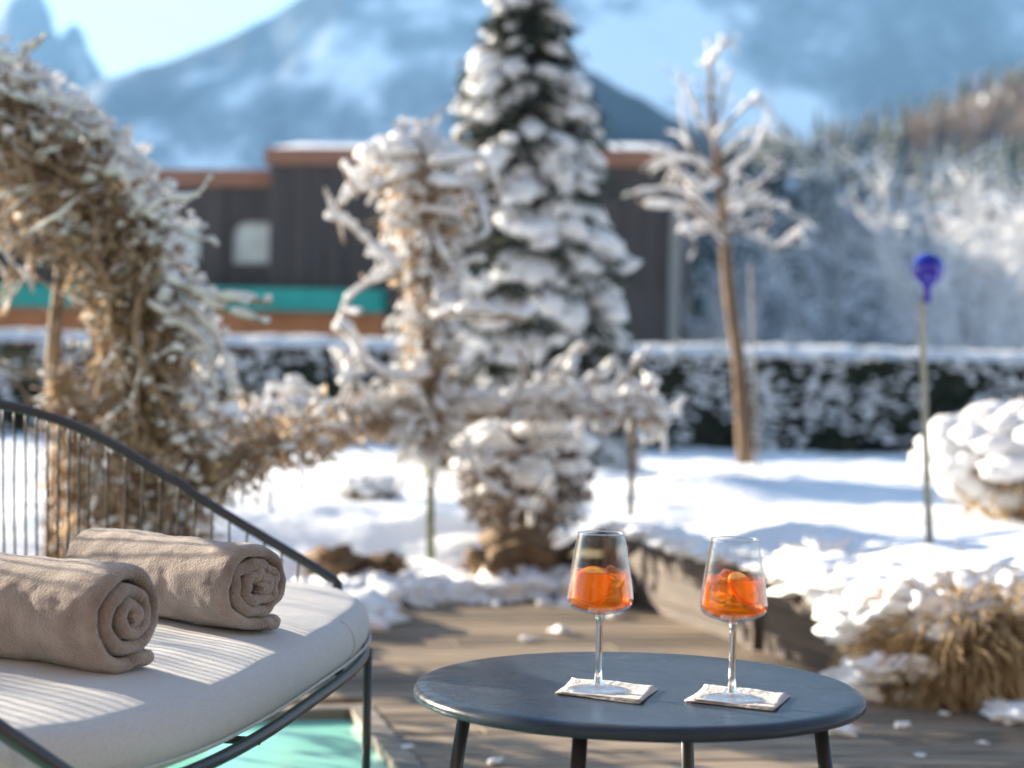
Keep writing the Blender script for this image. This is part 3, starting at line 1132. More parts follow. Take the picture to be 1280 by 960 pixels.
def vine_mass(path, radii, n_tw, n_lf, tb, sb, lb, tw_len=(0.15, 0.45), snow_p=0.6, tw_r=(0.003, 0.007), snow_k=(1.2, 2.4), leaf=(0.03, 0.06), core=0.6, out_bias=0.6, grav=-0.05, leaf_snow=0.1):
    m = len(path)
    for _ in range(n_tw):
        t = rnd() * (m - 1)
        i = int(t)
        c = path[i].lerp(path[min(i + 1, m - 1)], t - i)
        rad = radii[i] + (radii[min(i + 1, m - 1)] - radii[i]) * (t - i)
        o = rdir() * rad * (rnd() ** core)
        tang = (path[min(i + 1, m - 1)] - path[max(i - 1, 0)]).normalized()
        d = o.normalized() * out_bias + tang * uni(-0.9, 0.9) + rdir() * 0.5
        L = uni(*tw_len)
        pts = walk(c + o * 0.75, d, L, 7, 0.16, grav, uni(-0.25, 0.25))
        r = uni(*tw_r)
        tb.tube(pts, [r * (1 - 0.75 * q / 7) for q in range(8)], 5)
        if rnd() < snow_p:
            snow_on(sb, pts, r, snow_k[0], snow_k[1], 0.8)
    for _ in range(n_lf):
        t = rnd() * (m - 1)
        i = int(t)
        c = path[i].lerp(path[min(i + 1, m - 1)], t - i)
        rad = radii[i] + (radii[min(i + 1, m - 1)] - radii[i]) * (t - i)
        p = c + rdir() * rad * (rnd() ** core)
        l = uni(*leaf)
        lb.leaf(p, (rdir() + Vector((0, 0, -0.6))), rdir(), l, l * uni(0.4, 0.75), uni(0.1, 0.6))
        if rnd() < leaf_snow:
            k = l * uni(0.25, 0.5)
            sb.blob(p + Vector((0, 0, k * 0.4)), k * uni(.8, 1.5), k * uni(.8, 1.5), k * 0.6, 0.3, sub=1, rot=uni(0, 3))

def thing_parts(root, parts):
    for mb, name, m in parts:
        if mb.v: mb.build(name, m, root)

# --- vine arbour at the left
AD = 5.5
ar = empty('vine_arbor', gp(150, 790, 0.05) if False else Vector((at(150, 600, AD).x, AD, 0.1)))
tag(ar, 'tall arched arbor smothered in a brown dried climbing vine dusted with snow', 'arbor')
tb, sb, lb, pb = MB(), MB(), MB(), MB()
arch = catmull([at(-190, 90, AD), at(-90, 110, AD), at(10, 165, AD), at(90, 235, AD), at(145, 305, AD), at(172, 385, AD), at(180, 480, AD), at(184, 580, AD), at(186, 690, AD), at(186, 745, AD)], 6)
rads = [interp(i / (len(arch) - 1), [(0, 0.22), (0.22, 0.22), (0.38, 0.21), (0.5, 0.18), (0.65, 0.17), (0.85, 0.20), (1, 0.21)]) for i in range(len(arch))]
vine_mass(arch, rads, 1900, 6200, tb, sb, lb, (0.06, 0.22), 0.3, (0.002, 0.005), (1.1, 1.9), (0.02, 0.05), 0.5, 0.3, -0.02, 0.0)
# powder snow on the crest and down the right-hand flank
for i_, (p, r) in enumerate(zip(arch, rads)):
    f_ = i_ / (len(arch) - 1)
    for _ in range(18 if f_ < .62 else 8):
        a = gauss(.75, .5)
        q = p + Vector((math.cos(a) * r * uni(.8, 1.08) + gauss(0, .03), gauss(0, r * .5), math.sin(a) * r * uni(.7, 1.05)))
        k = uni(.007, .022)
        sb.blob(q, k * 1.2, k * 1.2, k * .8, 0.35, sub=1, rot=uni(0, 3))
    for _ in range(13):
        q = p + rdir() * r * uni(.7, 1.1)
        k = uni(.004, .012)
        sb.blob(q, k, k, k * .8, 0.35, sub=1)
# woody stems twisting up
for k in range(70):
    i0 = random.randint(0, len(arch) - 14)
    o = rdir() * rads[i0] * uni(.2, .75)
    pts = [arch[i] + o * (1 + .3 * math.sin(i * .7 + k)) + Vector((gauss(0, .02), gauss(0, .02), gauss(0, .02))) for i in range(i0, i0 + random.randint(8, 14))]
    pts = catmull(pts, 2)
    tb.tube(pts, uni(.004, .008), 5)
    if rnd() < .4: snow_on(sb, pts, .007, 1.0, 1.7, .6)
for k in range(9):
    o = Vector((gauss(0, 0.035), gauss(0, 0.06), 0))
    pts = [p + o + Vector((0.05 * math.sin(i * 0.35 + k), 0.05 * math.cos(i * 0.3 + k), 0)) for i, p in enumerate(arch)]
    tb.tube(pts, [uni(0.009, 0.016)] * len(pts), 6)
# side shoots with snow: right of the arch
for (px, py, ang, L) in [(200, 235, 0.35, 0.12), (205, 240, 0.6, 0.3), (225, 240, 0.3, 0.2), (110, 120, 0.55, 0.25), (60, 80, 1.2, 0.2), (30, 70, 1.3, 0.25), (85, 110, 0.9, 0.25), (150, 150, 0.8, 0.22), (215, 290, -0.6, 0.2), (205, 330, -0.2, 0.2), (215, 350, -0.25, 0.3), (130, 130, 0.9, 0.28), (160, 190, 0.3, 0.15)]:
    p = at(px - 30, py + 30, AD - uni(0, 0.2))
    pts = walk(p, Vector((math.cos(ang), uni(-.2, .2), math.sin(ang))), L * .8 + 0.05, 8, 0.3, 0, uni(-.45, .45))
    tb.tube(pts, [0.006 * (1 - .08 * i) for i in range(9)], 5)
    snow_on(sb, pts, 0.007, 1.3, 2.2, 0.95, 7)
# long white shoot to the right with a forked tip
for (a, b, c_) in [((205, 345), (262, 372), (338, 378)), ((215, 355), (270, 385), (332, 405)), ((230, 380), (275, 430), (290, 500)), ((215, 400), (262, 440), (270, 520))]:
    pts = catmull([at(*a, AD - .1), at(*b, AD - .15), at(*c_, AD - .2)], 7)
    tb.tube(pts, 0.008, 6)
    snow_on(sb, pts, 0.011, 1.2, 2.0, 1.0, 8)
    for q in pts[3::4]:
        t2 = walk(q, rdir() + Vector((.4, 0, 0)), uni(.05, .14), 5, .35)
        tb.tube(t2, 0.004, 5)
        snow_on(sb, t2, 0.005, 1.3, 2.4, .9)
# left inner side shoots
for _ in range(45):
    p = at(uni(-60, 70), uni(230, 330), AD + uni(-.2, .3))
    t2 = walk(p, rdir() + Vector((0, 0, -.4)), uni(.1, .4), 7, .2, -.05)
    tb.tube(t2, 0.004, 5)
    if rnd() < .8: snow_on(sb, t2, 0.0045, 1.2, 2.2, .8)
    for q in t2[::2]:
        l = uni(.02, .05)
        lb.leaf(q, rdir(), rdir(), l, l * .6, .3)
# loose growth at the foot, right of the trunk
low = catmull([at(200, 640, AD), at(250, 600, AD), at(330, 560, AD), at(420, 540, AD + .4)], 6)
vine_mass(low, [.10] * len(low), 260, 900, tb, sb, lb, (0.06, 0.2), 0.4, (0.003, 0.006), (1.2, 2.2), (0.02, 0.045), 0.6, 0.5, -0.01, 0.06)
# unseen vine run added past the left edge, shaped to dapple the chair with shade
shade_vine = catmull([Vector((-2.05, AD, .74)), Vector((-3.0, AD, 1.04)), Vector((-3.7, AD, 1.27)), Vector((-4.4, AD, 1.50)), Vector((-5.5, AD, 1.85))], 6)
vine_mass(shade_vine, [.25] * len(shade_vine), 420, 4300, tb, sb, lb, (0.08, 0.3), 0.2, (0.003, 0.006), (1.2, 2.0), (0.03, 0.07), 0.6, 0.4, -0.06, 0.0)
for k in range(3):
    tb.tube([p + Vector((0, .05 * math.sin(i * .6 + k), .05 * math.cos(i * .7 + k * 2))) for i, p in enumerate(shade_vine)], .012, 6)
# posts of the arbour
AP = mat('arbor_post', (0.15, 0.105, 0.07), 0.8, (0.24, 0.17, 0.11), 14)
for pl, r in (([(84, 285), (72, 380), (66, 470), (74, 560), (66, 660), (68, 770)], .026), ([(205, 330), (200, 450), (208, 600), (203, 770)], .02)):
    m2 = MB()
    q_ = catmull([at(x, y, AD + .1) for x, y in pl], 5)
    m2.tube(q_, [r * (.75 + .35 * i / len(q_)) for i in range(len(q_))], 10, wob=.06)
    m2.build('post', AP, ar)
pm = catmull([at(78, 470, AD + .05), at(90, 560, AD), at(100, 650, AD), at(110, 740, AD)], 6)
vine_mass(pm, [.05 + .005 * i for i in range(len(pm))], 260, 800, tb, sb, lb, (.06, .2), .2, (.002, .005), (1.2, 2.0), (.02, .045), .6, .5, -.01, .08)
thing_parts(ar, [(tb, 'vine_stems', VINE), (lb, 'dry_leaves', DRYLEAF), (sb, 'snow', SNOWF)])

# --- vine trained on a post with long level arms (centre)
VD = 7.2
vr = empty('trained_vine', Vector((at(535, 600, VD).x, VD, 0.1)))
tag(vr, 'bushy snow laden vine trained on a thin green post with long level arms', 'vine')
tb, sb, lb = MB(), MB(), MB()
up = catmull([at(538, 560, VD), at(535, 480, VD), at(540, 400, VD), at(532, 330, VD), at(530, 270, VD), at(525, 215, VD)], 6)
ur = [interp(i / (len(up) - 1), [(0, .06), (.22, .13), (.45, .10), (.7, .14), (.85, .22), (1, .24)]) for i in range(len(up))]
vine_mass(up, ur, 520, 1700, tb, sb, lb, (0.06, 0.22), 0.75, (0.004, 0.007), (1.9, 3.6), (0.025, 0.055), 0.5, 0.6, -0.06, 0.16)
for k in range(5):
    pts = [p + Vector((.03 * math.sin(i * .5 + k * 1.3), .03 * math.cos(i * .5 + k * 1.3), 0)) for i, p in enumerate(up)]
    tb.tube(pts, 0.013, 6)
armL = catmull([at(538, 515, VD), at(470, 520, VD), at(390, 525, VD - .3), at(300, 540, VD - .8), at(225, 545, VD - 1.3)], 6)
armR = catmull([at(538, 515, VD), at(620, 512, VD), at(700, 510, VD), at(770, 510, VD), at(822, 520, VD)], 6)
for arm, rr, nt_, nl_, sp_ in ((armL, .11, 420, 1800, .55), (armR, .045, 210, 300, .88)):
    vine_mass(arm, [rr] * len(arm), nt_, nl_, tb, sb, lb, (0.05, 0.17), sp_, (0.003, 0.006), (2.0, 4.0), (0.02, 0.05), 0.6, 0.5, 0.0, 0.1)
    for k in range(4):
        pts = [p + Vector((0, .03 * math.cos(i * .5 + k * 1.3), .03 * math.sin(i * .5 + k * 1.3))) for i, p in enumerate(arm)]
        tb.tube(pts, 0.012, 6)
        snow_on(sb, pts, 0.02, 1.2, 2.4, .8, 7)
# shoots rising from the right arm, thick with snow, and hoops on the left
for (pts2) in [((650, 505), (685, 470), (730, 430)), ((660, 500), (700, 480), (720, 450)), ((700, 505), (735, 480), (770, 450)), ((745, 505), (775, 480), (800, 450)), ((640, 505), (655, 470), (650, 440)), ((760, 508), (785, 495), (820, 480)), ((690, 505), (720, 490), (760, 470)),
               ((540, 470), (480, 470), (425, 410)), ((425, 410), (440, 370), (500, 335)), ((425, 410), (450, 440), (430, 480)), ((470, 520), (440, 470), (420, 440)), ((500, 340), (455, 300), (420, 270)), ((540, 400), (590, 390), (660, 400)), ((545, 380), (600, 400), (665, 392)), ((520, 215), (460, 215), (415, 275)), ((515, 215), (450, 240), (430, 205)), ((540, 205), (600, 200), (625, 250)), ((540, 230), (590, 240), (610, 290)), ((300, 520), (290, 470), (270, 420)), ((340, 520), (360, 490), (390, 500)), ((400, 520), (390, 500), (370, 480)),
               ((580, 560), (620, 570), (680, 555)), ((585, 560), (600, 600), (665, 640)), ((665, 640), (685, 625), (690, 600))]:
    pts = catmull([at(x, y, VD - uni(0.0, 0.35)) for x, y in pts2], 6)
    tb.tube(pts, 0.008, 6)
    snow_on(sb, pts, 0.015, 1.1, 2.1, .92, 8)
    for q in pts[4::4]:
        t2 = walk(q, rdir(), uni(.05, .16), 5, .2)
        tb.tube(t2, 0.004, 5)
        snow_on(sb, t2, 0.007, 1.2, 2.2, .9)
# cap of snow on the head
for _ in range(60):
    a = uni(0, 2 * PI)
    r = .2 * math.sqrt(rnd())
    c = at(515, 205, VD) + Vector((r * math.cos(a), r * math.sin(a), 0.10 - r * r * 2))
    sb.blob(c, uni(.03, .06), uni(.03, .06), uni(.02, .035), .25, sub=2, rot=uni(0, 3))
thing_parts(vr, [(tb, 'vine_stems', VINE), (lb, 'dry_leaves', DRYLEAF), (sb, 'snow', SNOWF)])
for (px, y0, y1, r) in ((538, 540, 700, 0.017),):
    m2 = MB()
    m2.tube([at(px, y0, VD), at(px, y1 + 10, VD)], r, 10)
    m2.build('post', GREENPOST, vr)
m2 = MB()
m2.tube([at(792, 520, VD), at(788, 645, VD)], 0.012, 8)
m2.build('arm_post', BARK, vr)

# --- spruce
SD = 10.6
sb_x = at(656, 560, SD).x
sr = empty('spruce_tree', (sb_x, SD, 0.2))
tag(sr, 'tall dense conical spruce with every bough loaded with snow', 'spruce tree')
tb, sb, lb = MB(), MB(), MB()
ztop = at(650, -62, SD).z
zbase = 0.3
tb.tube([Vector((sb_x, SD, 0.1)), Vector((sb_x - 0.03, SD, ztop * .6)), Vector((sb_x - 0.06, SD, ztop))], [0.07, .04, .008], 8)
lev = 0.0
nb = 0
while lev < 1.0:
    z = zbase + (ztop - zbase) * lev
    rad = lerp_tab(lev, [(0, .60), (.28, .61), (.44, .57), (.595, .48), (.75, .36), (.905, .19), (1, .03)])
    cnt = max(5, int(19 * (1 - lev) ** .6) + 2)
    a0 = uni(0, 6)
    for k in range(cnt):
        a = a0 + 2 * PI * k / cnt + uni(-.15, .15)
        L = rad * uni(.74, 1.1)
        out = Vector((math.cos(a), math.sin(a), 0))
        cx = sb_x - 0.06 * lev
        p0 = Vector((cx, SD, z + uni(-.06, .06)))
        pts = [p0 + out * (L * t) + Vector((0, 0, 0.08 * L * t - 0.42 * L * t * t)) for t in [i / 6 for i in range(7)]]
        tb.tube(pts, [0.008 * (1 - i / 8) for i in range(7)], 4)
        side = Vector((-out.y, out.x, 0))
        for i in range(2, 7):
            for _ in range(11 + i):
                q = pts[i] + side * gauss(0, .05 + .05 * L) + Vector((0, 0, -abs(gauss(0, .03)))) + out * gauss(0, .03)
                d = out * uni(.2, 1) + side * uni(-1, 1) + Vector((0, 0, -.7))
                l = uni(.05, .10)
                lb.leaf(q, d, Vector((0, 0, 1)), l, l * .38, .2)
        # snow cushion along the outer half
        if rnd() < 0.97 and noise.noise(Vector((a * 1.3, z * 2.6, 1.0))) > -.32:
            sp_ = [pts[2].lerp(pts[3], .3), pts[3], pts[4], pts[5], pts[6] + out * .015]
            wd = uni(.03, .10) * (0.6 + 0.6 * L / .6)
            sb.tube([q + Vector((0, 0, .012)) for q in sp_], [wd * .45, wd * .85, wd * 1.05, wd * 1.1, wd * .55], 8, flat=.55, wob=.14)
            for _ in range(4):
                i = random.randint(2, 6)
                q = pts[i] + side * gauss(0, wd * 1.0) + Vector((0, 0, uni(-.03, .02)))
                k_ = wd * uni(.35, 1.15)
                sb.blob(q, k_, k_, k_ * .55, .3, sub=1, rot=a)
    lev += 0.036 if lev < .7 else 0.03
thing_parts(sr, [(tb, 'trunk', BARK), (lb, 'needles', NEEDLE), (sb, 'snow', SNOWF)])

# --- hedge
HD = 14.3
hr = empty('hedge', (0.5, HD, 0.2))
tag(hr, 'long clipped dark green hedge with a flat cap and splashes of snow', 'hedge')
lb, sb, core = MB(), MB(), MB()
hx0, hx1, hz0, hz1 = -6.3, 6.4, 0.12, 1.03
core.box(hx0, hx1, HD + .12, HD + .62, 0.1, hz1 - .06)  # solid dark box added inside the hedge to block light, no separate branches
for _ in range(21000):
    x = uni(hx0, hx1)
    z = hz0 + (hz1 - hz0) * rnd()
    y = HD + abs(gauss(0, .07))
    if rnd() < .12:
        y, z = uni(HD, HD + .7), hz1 + gauss(0, .02)
    bul = .06 * noise.noise(Vector((x * 1.6, z * 2, 0)))
    l = uni(.04, .075)
    lb.leaf(Vector((x, y + bul, z)), rdir() + Vector((0, -.6, .1)), rdir(), l, l * .6, .2)
for _ in range(4300):
    x = uni(hx0, hx1)
    z = hz0 + (hz1 - hz0) * rnd() ** .85
    if noise.noise(Vector((x * 2.2, z * 2.6, 4.0))) + (z - .55) * .55 + uni(-.25, .25) < -0.02: continue
    k = uni(.010, .038)
    bul = .06 * noise.noise(Vector((x * 1.6, z * 2, 0)))
    sb.blob(Vector((x, HD + uni(-.06, .03) + bul, z)), k * uni(.9, 1.6), k, k * .75, .35, sub=1, rot=uni(-.5, .5))
# snow cap: one lumpy strip
nxp, nyp = 260, 10
b0 = len(sb.v)
for j in range(nyp + 1):
    for i in range(nxp + 1):
        x = hx0 + (hx1 - hx0) * i / nxp
        t = j / nyp
        y = HD - .10 + .86 * t
        e = 1 - abs(2 * t - 1) ** 3
        z = hz1 - .03 + .085 * e ** .6 * (1 + .5 * fbm(Vector((x * 2, y * 3, 0)), 3)) + .02 * noise.noise(Vector((x * 6, y * 6, 3)))
        sb.v.append(Vector((x, y + .03 * noise.noise(Vector((x * 3, 1, t))), z)))
for j in range(nyp):
    for i in range(nxp):
        k = b0 + j * (nxp + 1) + i
        sb.f.append((k, k + 1, k + nxp + 2, k + nxp + 1))
thing_parts(hr, [(core, 'branches', HEDGE), (lb, 'leaves', HEDGE), (sb, 'snow', SNOWF)])

# --- round shrub with twigs and snow
def round_shrub(c, r, n, label, name='garden_shrub', snowy=.8, mat_t=TWIGBUSH, cap=0, squash=1.0, leafn=500, base_z=None, sk=(1.3, 2.6), group=None):
    bz = c.z - r * squash if base_z is None else base_z
    root = empty(name, (c.x, c.y, bz))
    tag(root, label, 'shrub', group)
    tb, sb, lb = MB(), MB(), MB()
    for _ in range(n):
        d = rdir()
        if d.z < -.5: d.z = abs(d.z)
        o = Vector((d.x * r, d.y * r, d.z * r * squash))
        L = r * uni(.22, .42)
        pts = walk(c + o * uni(.55, .8), d + rdir() * .9, L, 6, .22, -.02)
        rr = uni(.003, .006)
        tb.tube(pts, rr, 5)
        if rnd() < snowy: snow_on(sb, pts, rr, sk[0], sk[1], .8)
    for k in range(14):
        d = rdir()
        d.z = abs(d.z) + .3
        tb.tube(walk(Vector((c.x + gauss(0, .03), c.y + gauss(0, .03), bz - .03)), d, r * 1.5, 6, .15), [.012, .011, .010, .009, .007, .005, .003], 6)
    for _ in range(leafn):
        d = rdir()
        p = c + Vector((d.x * r, d.y * r, d.z * r * squash)) * (rnd() ** .4)
        l = uni(.03, .06)
        lb.leaf(p, rdir(), rdir(), l, l * .6, .3)
    for _ in range(cap):
        d = rdir()
        d.z = abs(d.z) ** .7 if rnd() < .85 else d.z * .5
        p = c + Vector((d.x * r, d.y * r, d.z * r * squash)) * uni(.88, 1.03)
        k = r * uni(.10, .22)
        sb.blob(p, k * uni(1, 1.5), k * uni(1, 1.5), k * .75, .2, sub=2, rot=uni(0, 3))
    thing_parts(root, [(tb, 'twigs', mat_t), (lb, 'dry_leaves', mat_t), (sb, 'snow', SNOWF)])
    return root
round_shrub(at(657, 602, 7.5), .27, 800, 'clipped ball of bare twigs powdered with snow above a brown rock', leafn=1400, cap=90, snowy=.75)
round_shrub(at(1285, 590, 7.9), .40, 500, 'rounded shrub under a thick white dome of snow at the edge of the bed', cap=240, squash=.62, leafn=700, snowy=.6, mat_t=GRASSDRY, base_z=.22)
round_shrub(at(462, 628, 8.2), .14, 160, 'low little shrub half buried in the snowy bed beside the green post', cap=60, squash=.8, leafn=100, mat_t=TWIGBUSH)

# --- rocks
def rock(c, rx, ry, rz, label):
    mb = MB()
    mb.blob(c, rx, ry, rz, .45, sub=4, rot=uni(-.4, .4))
    o = mb.build('rock', ROCK)
    tag(o, label, 'rock', 'rocks along the bed edge')
    return o
rock(at(645, 697, 7.05), .185, .15, .095, 'broad brown rock lying under the ball shaped shrub')
rock(at(420, 702, 6.95), .115, .10, .06, 'brown rock poking from snow just beyond the chair')
rock(at(484, 704, 6.95), .07, .07, .035, 'smallest brown rock, between the chair and the green post')

# --- snow heaps and clods on the deck
def clod(c, r, label, sub=3, flat=.45):
    mb = MB()
    mb.blob(c, r * uni(1, 1.9), r * uni(.8, 1.3), r * flat, .55, sub=sub, rot=uni(0, 3))
    o = mb.build('snow_clod', SNOW)
    tag(o, label, 'snow clod', 'clods of snow scattered on the deck')
    return o
SAME = 'small clod of snow lying loose on the deck boards'
for (px, py, r, lab) in [(1128, 908, .015, None), (1180, 893, .010, None), (1045, 915, .028, 'white snow clod just behind the right rim of the table'), (1262, 895, .05, 'flat patch of snow at the right end of the deck'), (860, 762, .05, 'lump of snow at the foot of the timber wall'), (700, 790, .024, None), (1010, 868, .020, None), (520, 752, .045, None), (620, 952, .012, None), (508, 935, .011, None), (770, 770, .024, None), (940, 800, .015, None), (890, 775, .014, None), (660, 800, .014, None), (1150, 945, .008, None), (1230, 930, .009, None)]:
    p = gp(px, py, 0.004)
    clod(p + Vector((0, 0, r * .25)), r, lab or SAME)
mb = MB()
for _ in range(60):
    t = rnd()
    p = LEFT_A.lerp(WALL_FAR, t) + Vector((gauss(0, .05), gauss(.12, .12), 0))
    k = uni(.04, .12)
    mb.blob(p + Vector((0, 0, k * .15)), k * uni(1.2, 2), k, k * uni(.5, .8), .5, sub=3, rot=uni(0, 3))
for _ in range(40):
    p = LEFT_B.lerp(LEFT_A, rnd()) + Vector((gauss(-.05, .1), gauss(0, .05), 0))
    k = uni(.05, .12)
    mb.blob(p + Vector((0, 0, k * .15)), k * 1.5, k, k * .65, .5, sub=3, rot=uni(0, 3))
for _ in range(70):
    p = LEFT_A.lerp(WALL_FAR, rnd()) + Vector((gauss(0, .05), -abs(gauss(0, .12)), 0))
    k = uni(.008, .025)
    mb.blob(p + Vector((0, 0, k * .2)), k * 1.5, k, k * .6, .5, sub=2, rot=uni(0, 3))
tag(mb.build('snow_bank', SNOW), 'bank of broken snow along the far edge of the deck', 'snow', kind='stuff')

# --- dry grass clump with snow on top
gc = gp(1170, 862, 0.0)
gr = empty('grass_clump', (gc.x, gc.y + .1, 0.0))
tag(gr, 'large clump of dry golden grass flattened under a heap of snow', 'ornamental grass')
lb, sb = MB(), MB()
GC = Vector((gc.x + .07, gc.y - .06, .02))
for _ in range(230):
    a0 = uni(0, 2 * PI) if rnd() < .3 else gauss(-PI / 2 - .1, 1.0)
    root_ = GC + Vector((math.cos(a0) * uni(0, .10), math.sin(a0) * uni(0, .08), uni(.02, .13)))
    el = uni(.1, 1.5)
    L0 = uni(.2, .36)
    cl_ = uni(-.12, .12)
    for _k in range(30):
        a = a0 + gauss(0, .33)
        d = Vector((math.cos(a), math.sin(a) * .75, el + gauss(0, .3)))
        pts = walk(root_ + Vector((gauss(0, .02), gauss(0, .02), gauss(0, .015))), d, L0 * uni(.65, 1.15), 7, .15, -.27, cl_)
        for q in pts: q.z = max(q.z, .004)
        r = uni(.0014, .0034)
        lb.tube(pts, [r, r, r, r, r * .9, r * .7, r * .5, r * .25], 3)
for _ in range(150):
    a = uni(0, 2 * PI)
    t = rnd() ** .6
    p = GC + Vector((math.cos(a) * .31 * t, math.sin(a) * .2 * t + .07, .255 - .09 * t * t + gauss(0, .014)))
    if p.y < GC.y - .06 and noise.noise(p * 7) < .12: continue
    k = uni(.03, .075)
    sb.blob(p, k * 1.4, k * 1.2, k * .6, .55, sub=3, rot=uni(0, 3))
for _ in range(110):
    p = Vector((GC.x + uni(-.32, .8), GC.y + uni(.16, 1.0), 0))
    p.z = .25 + gauss(0, .018)
    k = uni(.04, .12)
    sb.blob(p, k * 1.5, k * 1.3, k * .5, .6, sub=3, rot=uni(0, 3))
for _ in range(14):
    p = Vector((GC.x + uni(-.30, -.12), GC.y + uni(-.18, .02), uni(.01, .13)))
    k = uni(.015, .05)
    sb.blob(p, k * 1.4, k, k * .7, .5, sub=3)
for _ in range(12):
    p = gp(uni(1030, 1090), uni(828, 862), 0.0)
    k = uni(.02, .05)
    sb.blob(p + Vector((0.0, .05, k * .3)), k * 1.3, k, k * .7, .25, sub=3)
thing_parts(gr, [(lb, 'blades', GRASSDRY), (sb, 'snow', SNOW)])

# --- young tree at right, with stake
YD = 11.0
yb = at(930, 572, YD)
yt = empty('young_tree', (yb.x, yb.y, yb.z - .03))
tag(yt, 'slender young tree, brown trunk bare below, crooked branches thick with snow', 'tree')
tb, sb = MB(), MB()
tr_pts = catmull([at(932, 580, YD), at(925, 470, YD), at(912, 370, YD), at(905, 290, YD), at(900, 220, YD), at(890, 150, YD), at(888, 90, YD), at(884, 45, YD)], 5)
tb.tube(tr_pts, [interp(i / (len(tr_pts) - 1), [(0, .052), (.2, .04), (.5, .031), (.8, .016), (1, .006)]) for i in range(len(tr_pts))], 10)
snow_on(sb, tr_pts[-12:], .02, 1.0, 1.6, .9, 8)
brs = [((905, 300), (860, 262), (800, 258)), ((905, 290), (850, 240), (785, 245)), ((902, 280), (850, 220), (830, 200)), ((900, 240), (860, 200), (815, 215)), ((898, 215), (862, 190), (850, 120)), ((895, 190), (870, 140), (850, 95)),
       ((890, 170), (905, 120), (910, 95)), ((892, 175), (925, 140), (950, 118)), ((898, 200), (940, 165), (972, 178)), ((900, 220), (940, 195), (960, 140)), ((903, 250), (950, 230), (975, 200)), ((905, 270), (945, 255), (985, 262)), ((905, 285), (950, 300), (965, 310)),
       ((965, 310), (985, 305), (1005, 285)), ((905, 300), (930, 260), (950, 235)), ((906, 310), (880, 285), (850, 290)), ((905, 295), (915, 250), (920, 215)), ((900, 230), (870, 235), (835, 190)), ((886, 80), (898, 65), (905, 50)), ((950, 300), (960, 270), (950, 250))]
for b in brs:
    dd = uni(-.35, .35)
    pts = catmull([at(b[0][0], b[0][1], YD), at(b[1][0], b[1][1], YD + dd * .6), at(b[2][0], b[2][1], YD + dd)], 6)
    tb.tube(pts, [.013 * (1 - .06 * i) for i in range(len(pts))], 6)
    snow_on(sb, pts, .014, 1.0, 2.1, .92, 8)
    for q in pts[3::2]:
        t2 = walk(q, (pts[-1] - pts[0]).normalized() + rdir() * 1.0, uni(.08, .28), 6, .25)
        tb.tube(t2, [.005, .0045, .004, .0035, .003, .002, .001], 5)
        if rnd() < .8: snow_on(sb, t2, .006, 1.0, 1.9, .85)
thing_parts(yt, [(tb, 'trunk', BARK), (sb, 'snow', SNOWF)])
yt['group'] = 'young trees in the garden'
for tx_, ty_, tr_, lab_ in ((-3.7, 9.3, 2.0, 'unseen young tree added just beyond the left border to shade the bed'), (-5.2, 11.3, 4.1, 'unseen young tree added further beyond the left border to shade the bed'), (-4.5, 10.9, 1.0, 'unseen young tree added outside the left border, between two others, to shade the bed'), (-4.75, 12.5, 3.2, 'unseen young tree added outside the left border, nearest the hedge, to shade the bed')):
    y2 = yt.copy()  # copies added out of view to cast dappled shade on the bed
    C.objects.link(y2)
    y2['label'] = lab_
    for ch in list(yt.children):
        c_ = ch.copy()
        C.objects.link(c_)
        c_.parent = y2
    y2.location = (tx_, ty_, yt.location.z)
    y2.rotation_euler.z = tr_
mb = MB()
mb.tube([at(948, 590, YD - .3), at(938, 330, YD - .3)], .009, 8)
tag(mb.build('tree_stake', STAKE), 'thin pale stake standing next to the slender young tree', 'stake')

# --- blue glass ball on a pole
BD = 6.05
bb_ = gp(1163, 690, .26)
br = empty('garden_ornament', bb_)
tag(br, 'cobalt blue glass ball with a short neck on a thin grey pole', 'garden ornament')
mb = MB()
pts = catmull([at(1163, 692, BD), at(1157, 560, BD), at(1154, 450, BD), at(1152, 372, BD)], 6)
mb.tube(pts, [.014 - .0002 * i for i in range(len(pts))], 8)
mb.build('pole', POLE, br)
BLUE = bpy.data.materials.new('cobalt_glass')
BLUE.use_nodes = True
b_ = BLUE.node_tree.nodes['Principled BSDF']
b_.inputs['Base Color'].default_value = (0.007, 0.002, 0.36, 1)
b_.inputs['Roughness'].default_value = 0.04
b_.inputs['Transmission Weight'].default_value = 0.0
b_.inputs['Coat Weight'].default_value = 0.6
b_.inputs['Coat Roughness'].default_value = 0.12
bc = at(1160, 337, BD)
mb = MB()
rr = .054
pf = [(.0065, -.112), (.013, -.105), (.0145, -.085), (.0125, -.068), (.016, -.056)]
for k in range(1, 15):
    q = -PI / 2 + .34 + (PI - .34) * k / 14
    pf.append((max(rr * math.cos(q), .0001), rr * math.sin(q)))
mb.lathe(pf, 40, bc, True)
mb.build('glass_ball', BLUE, br)

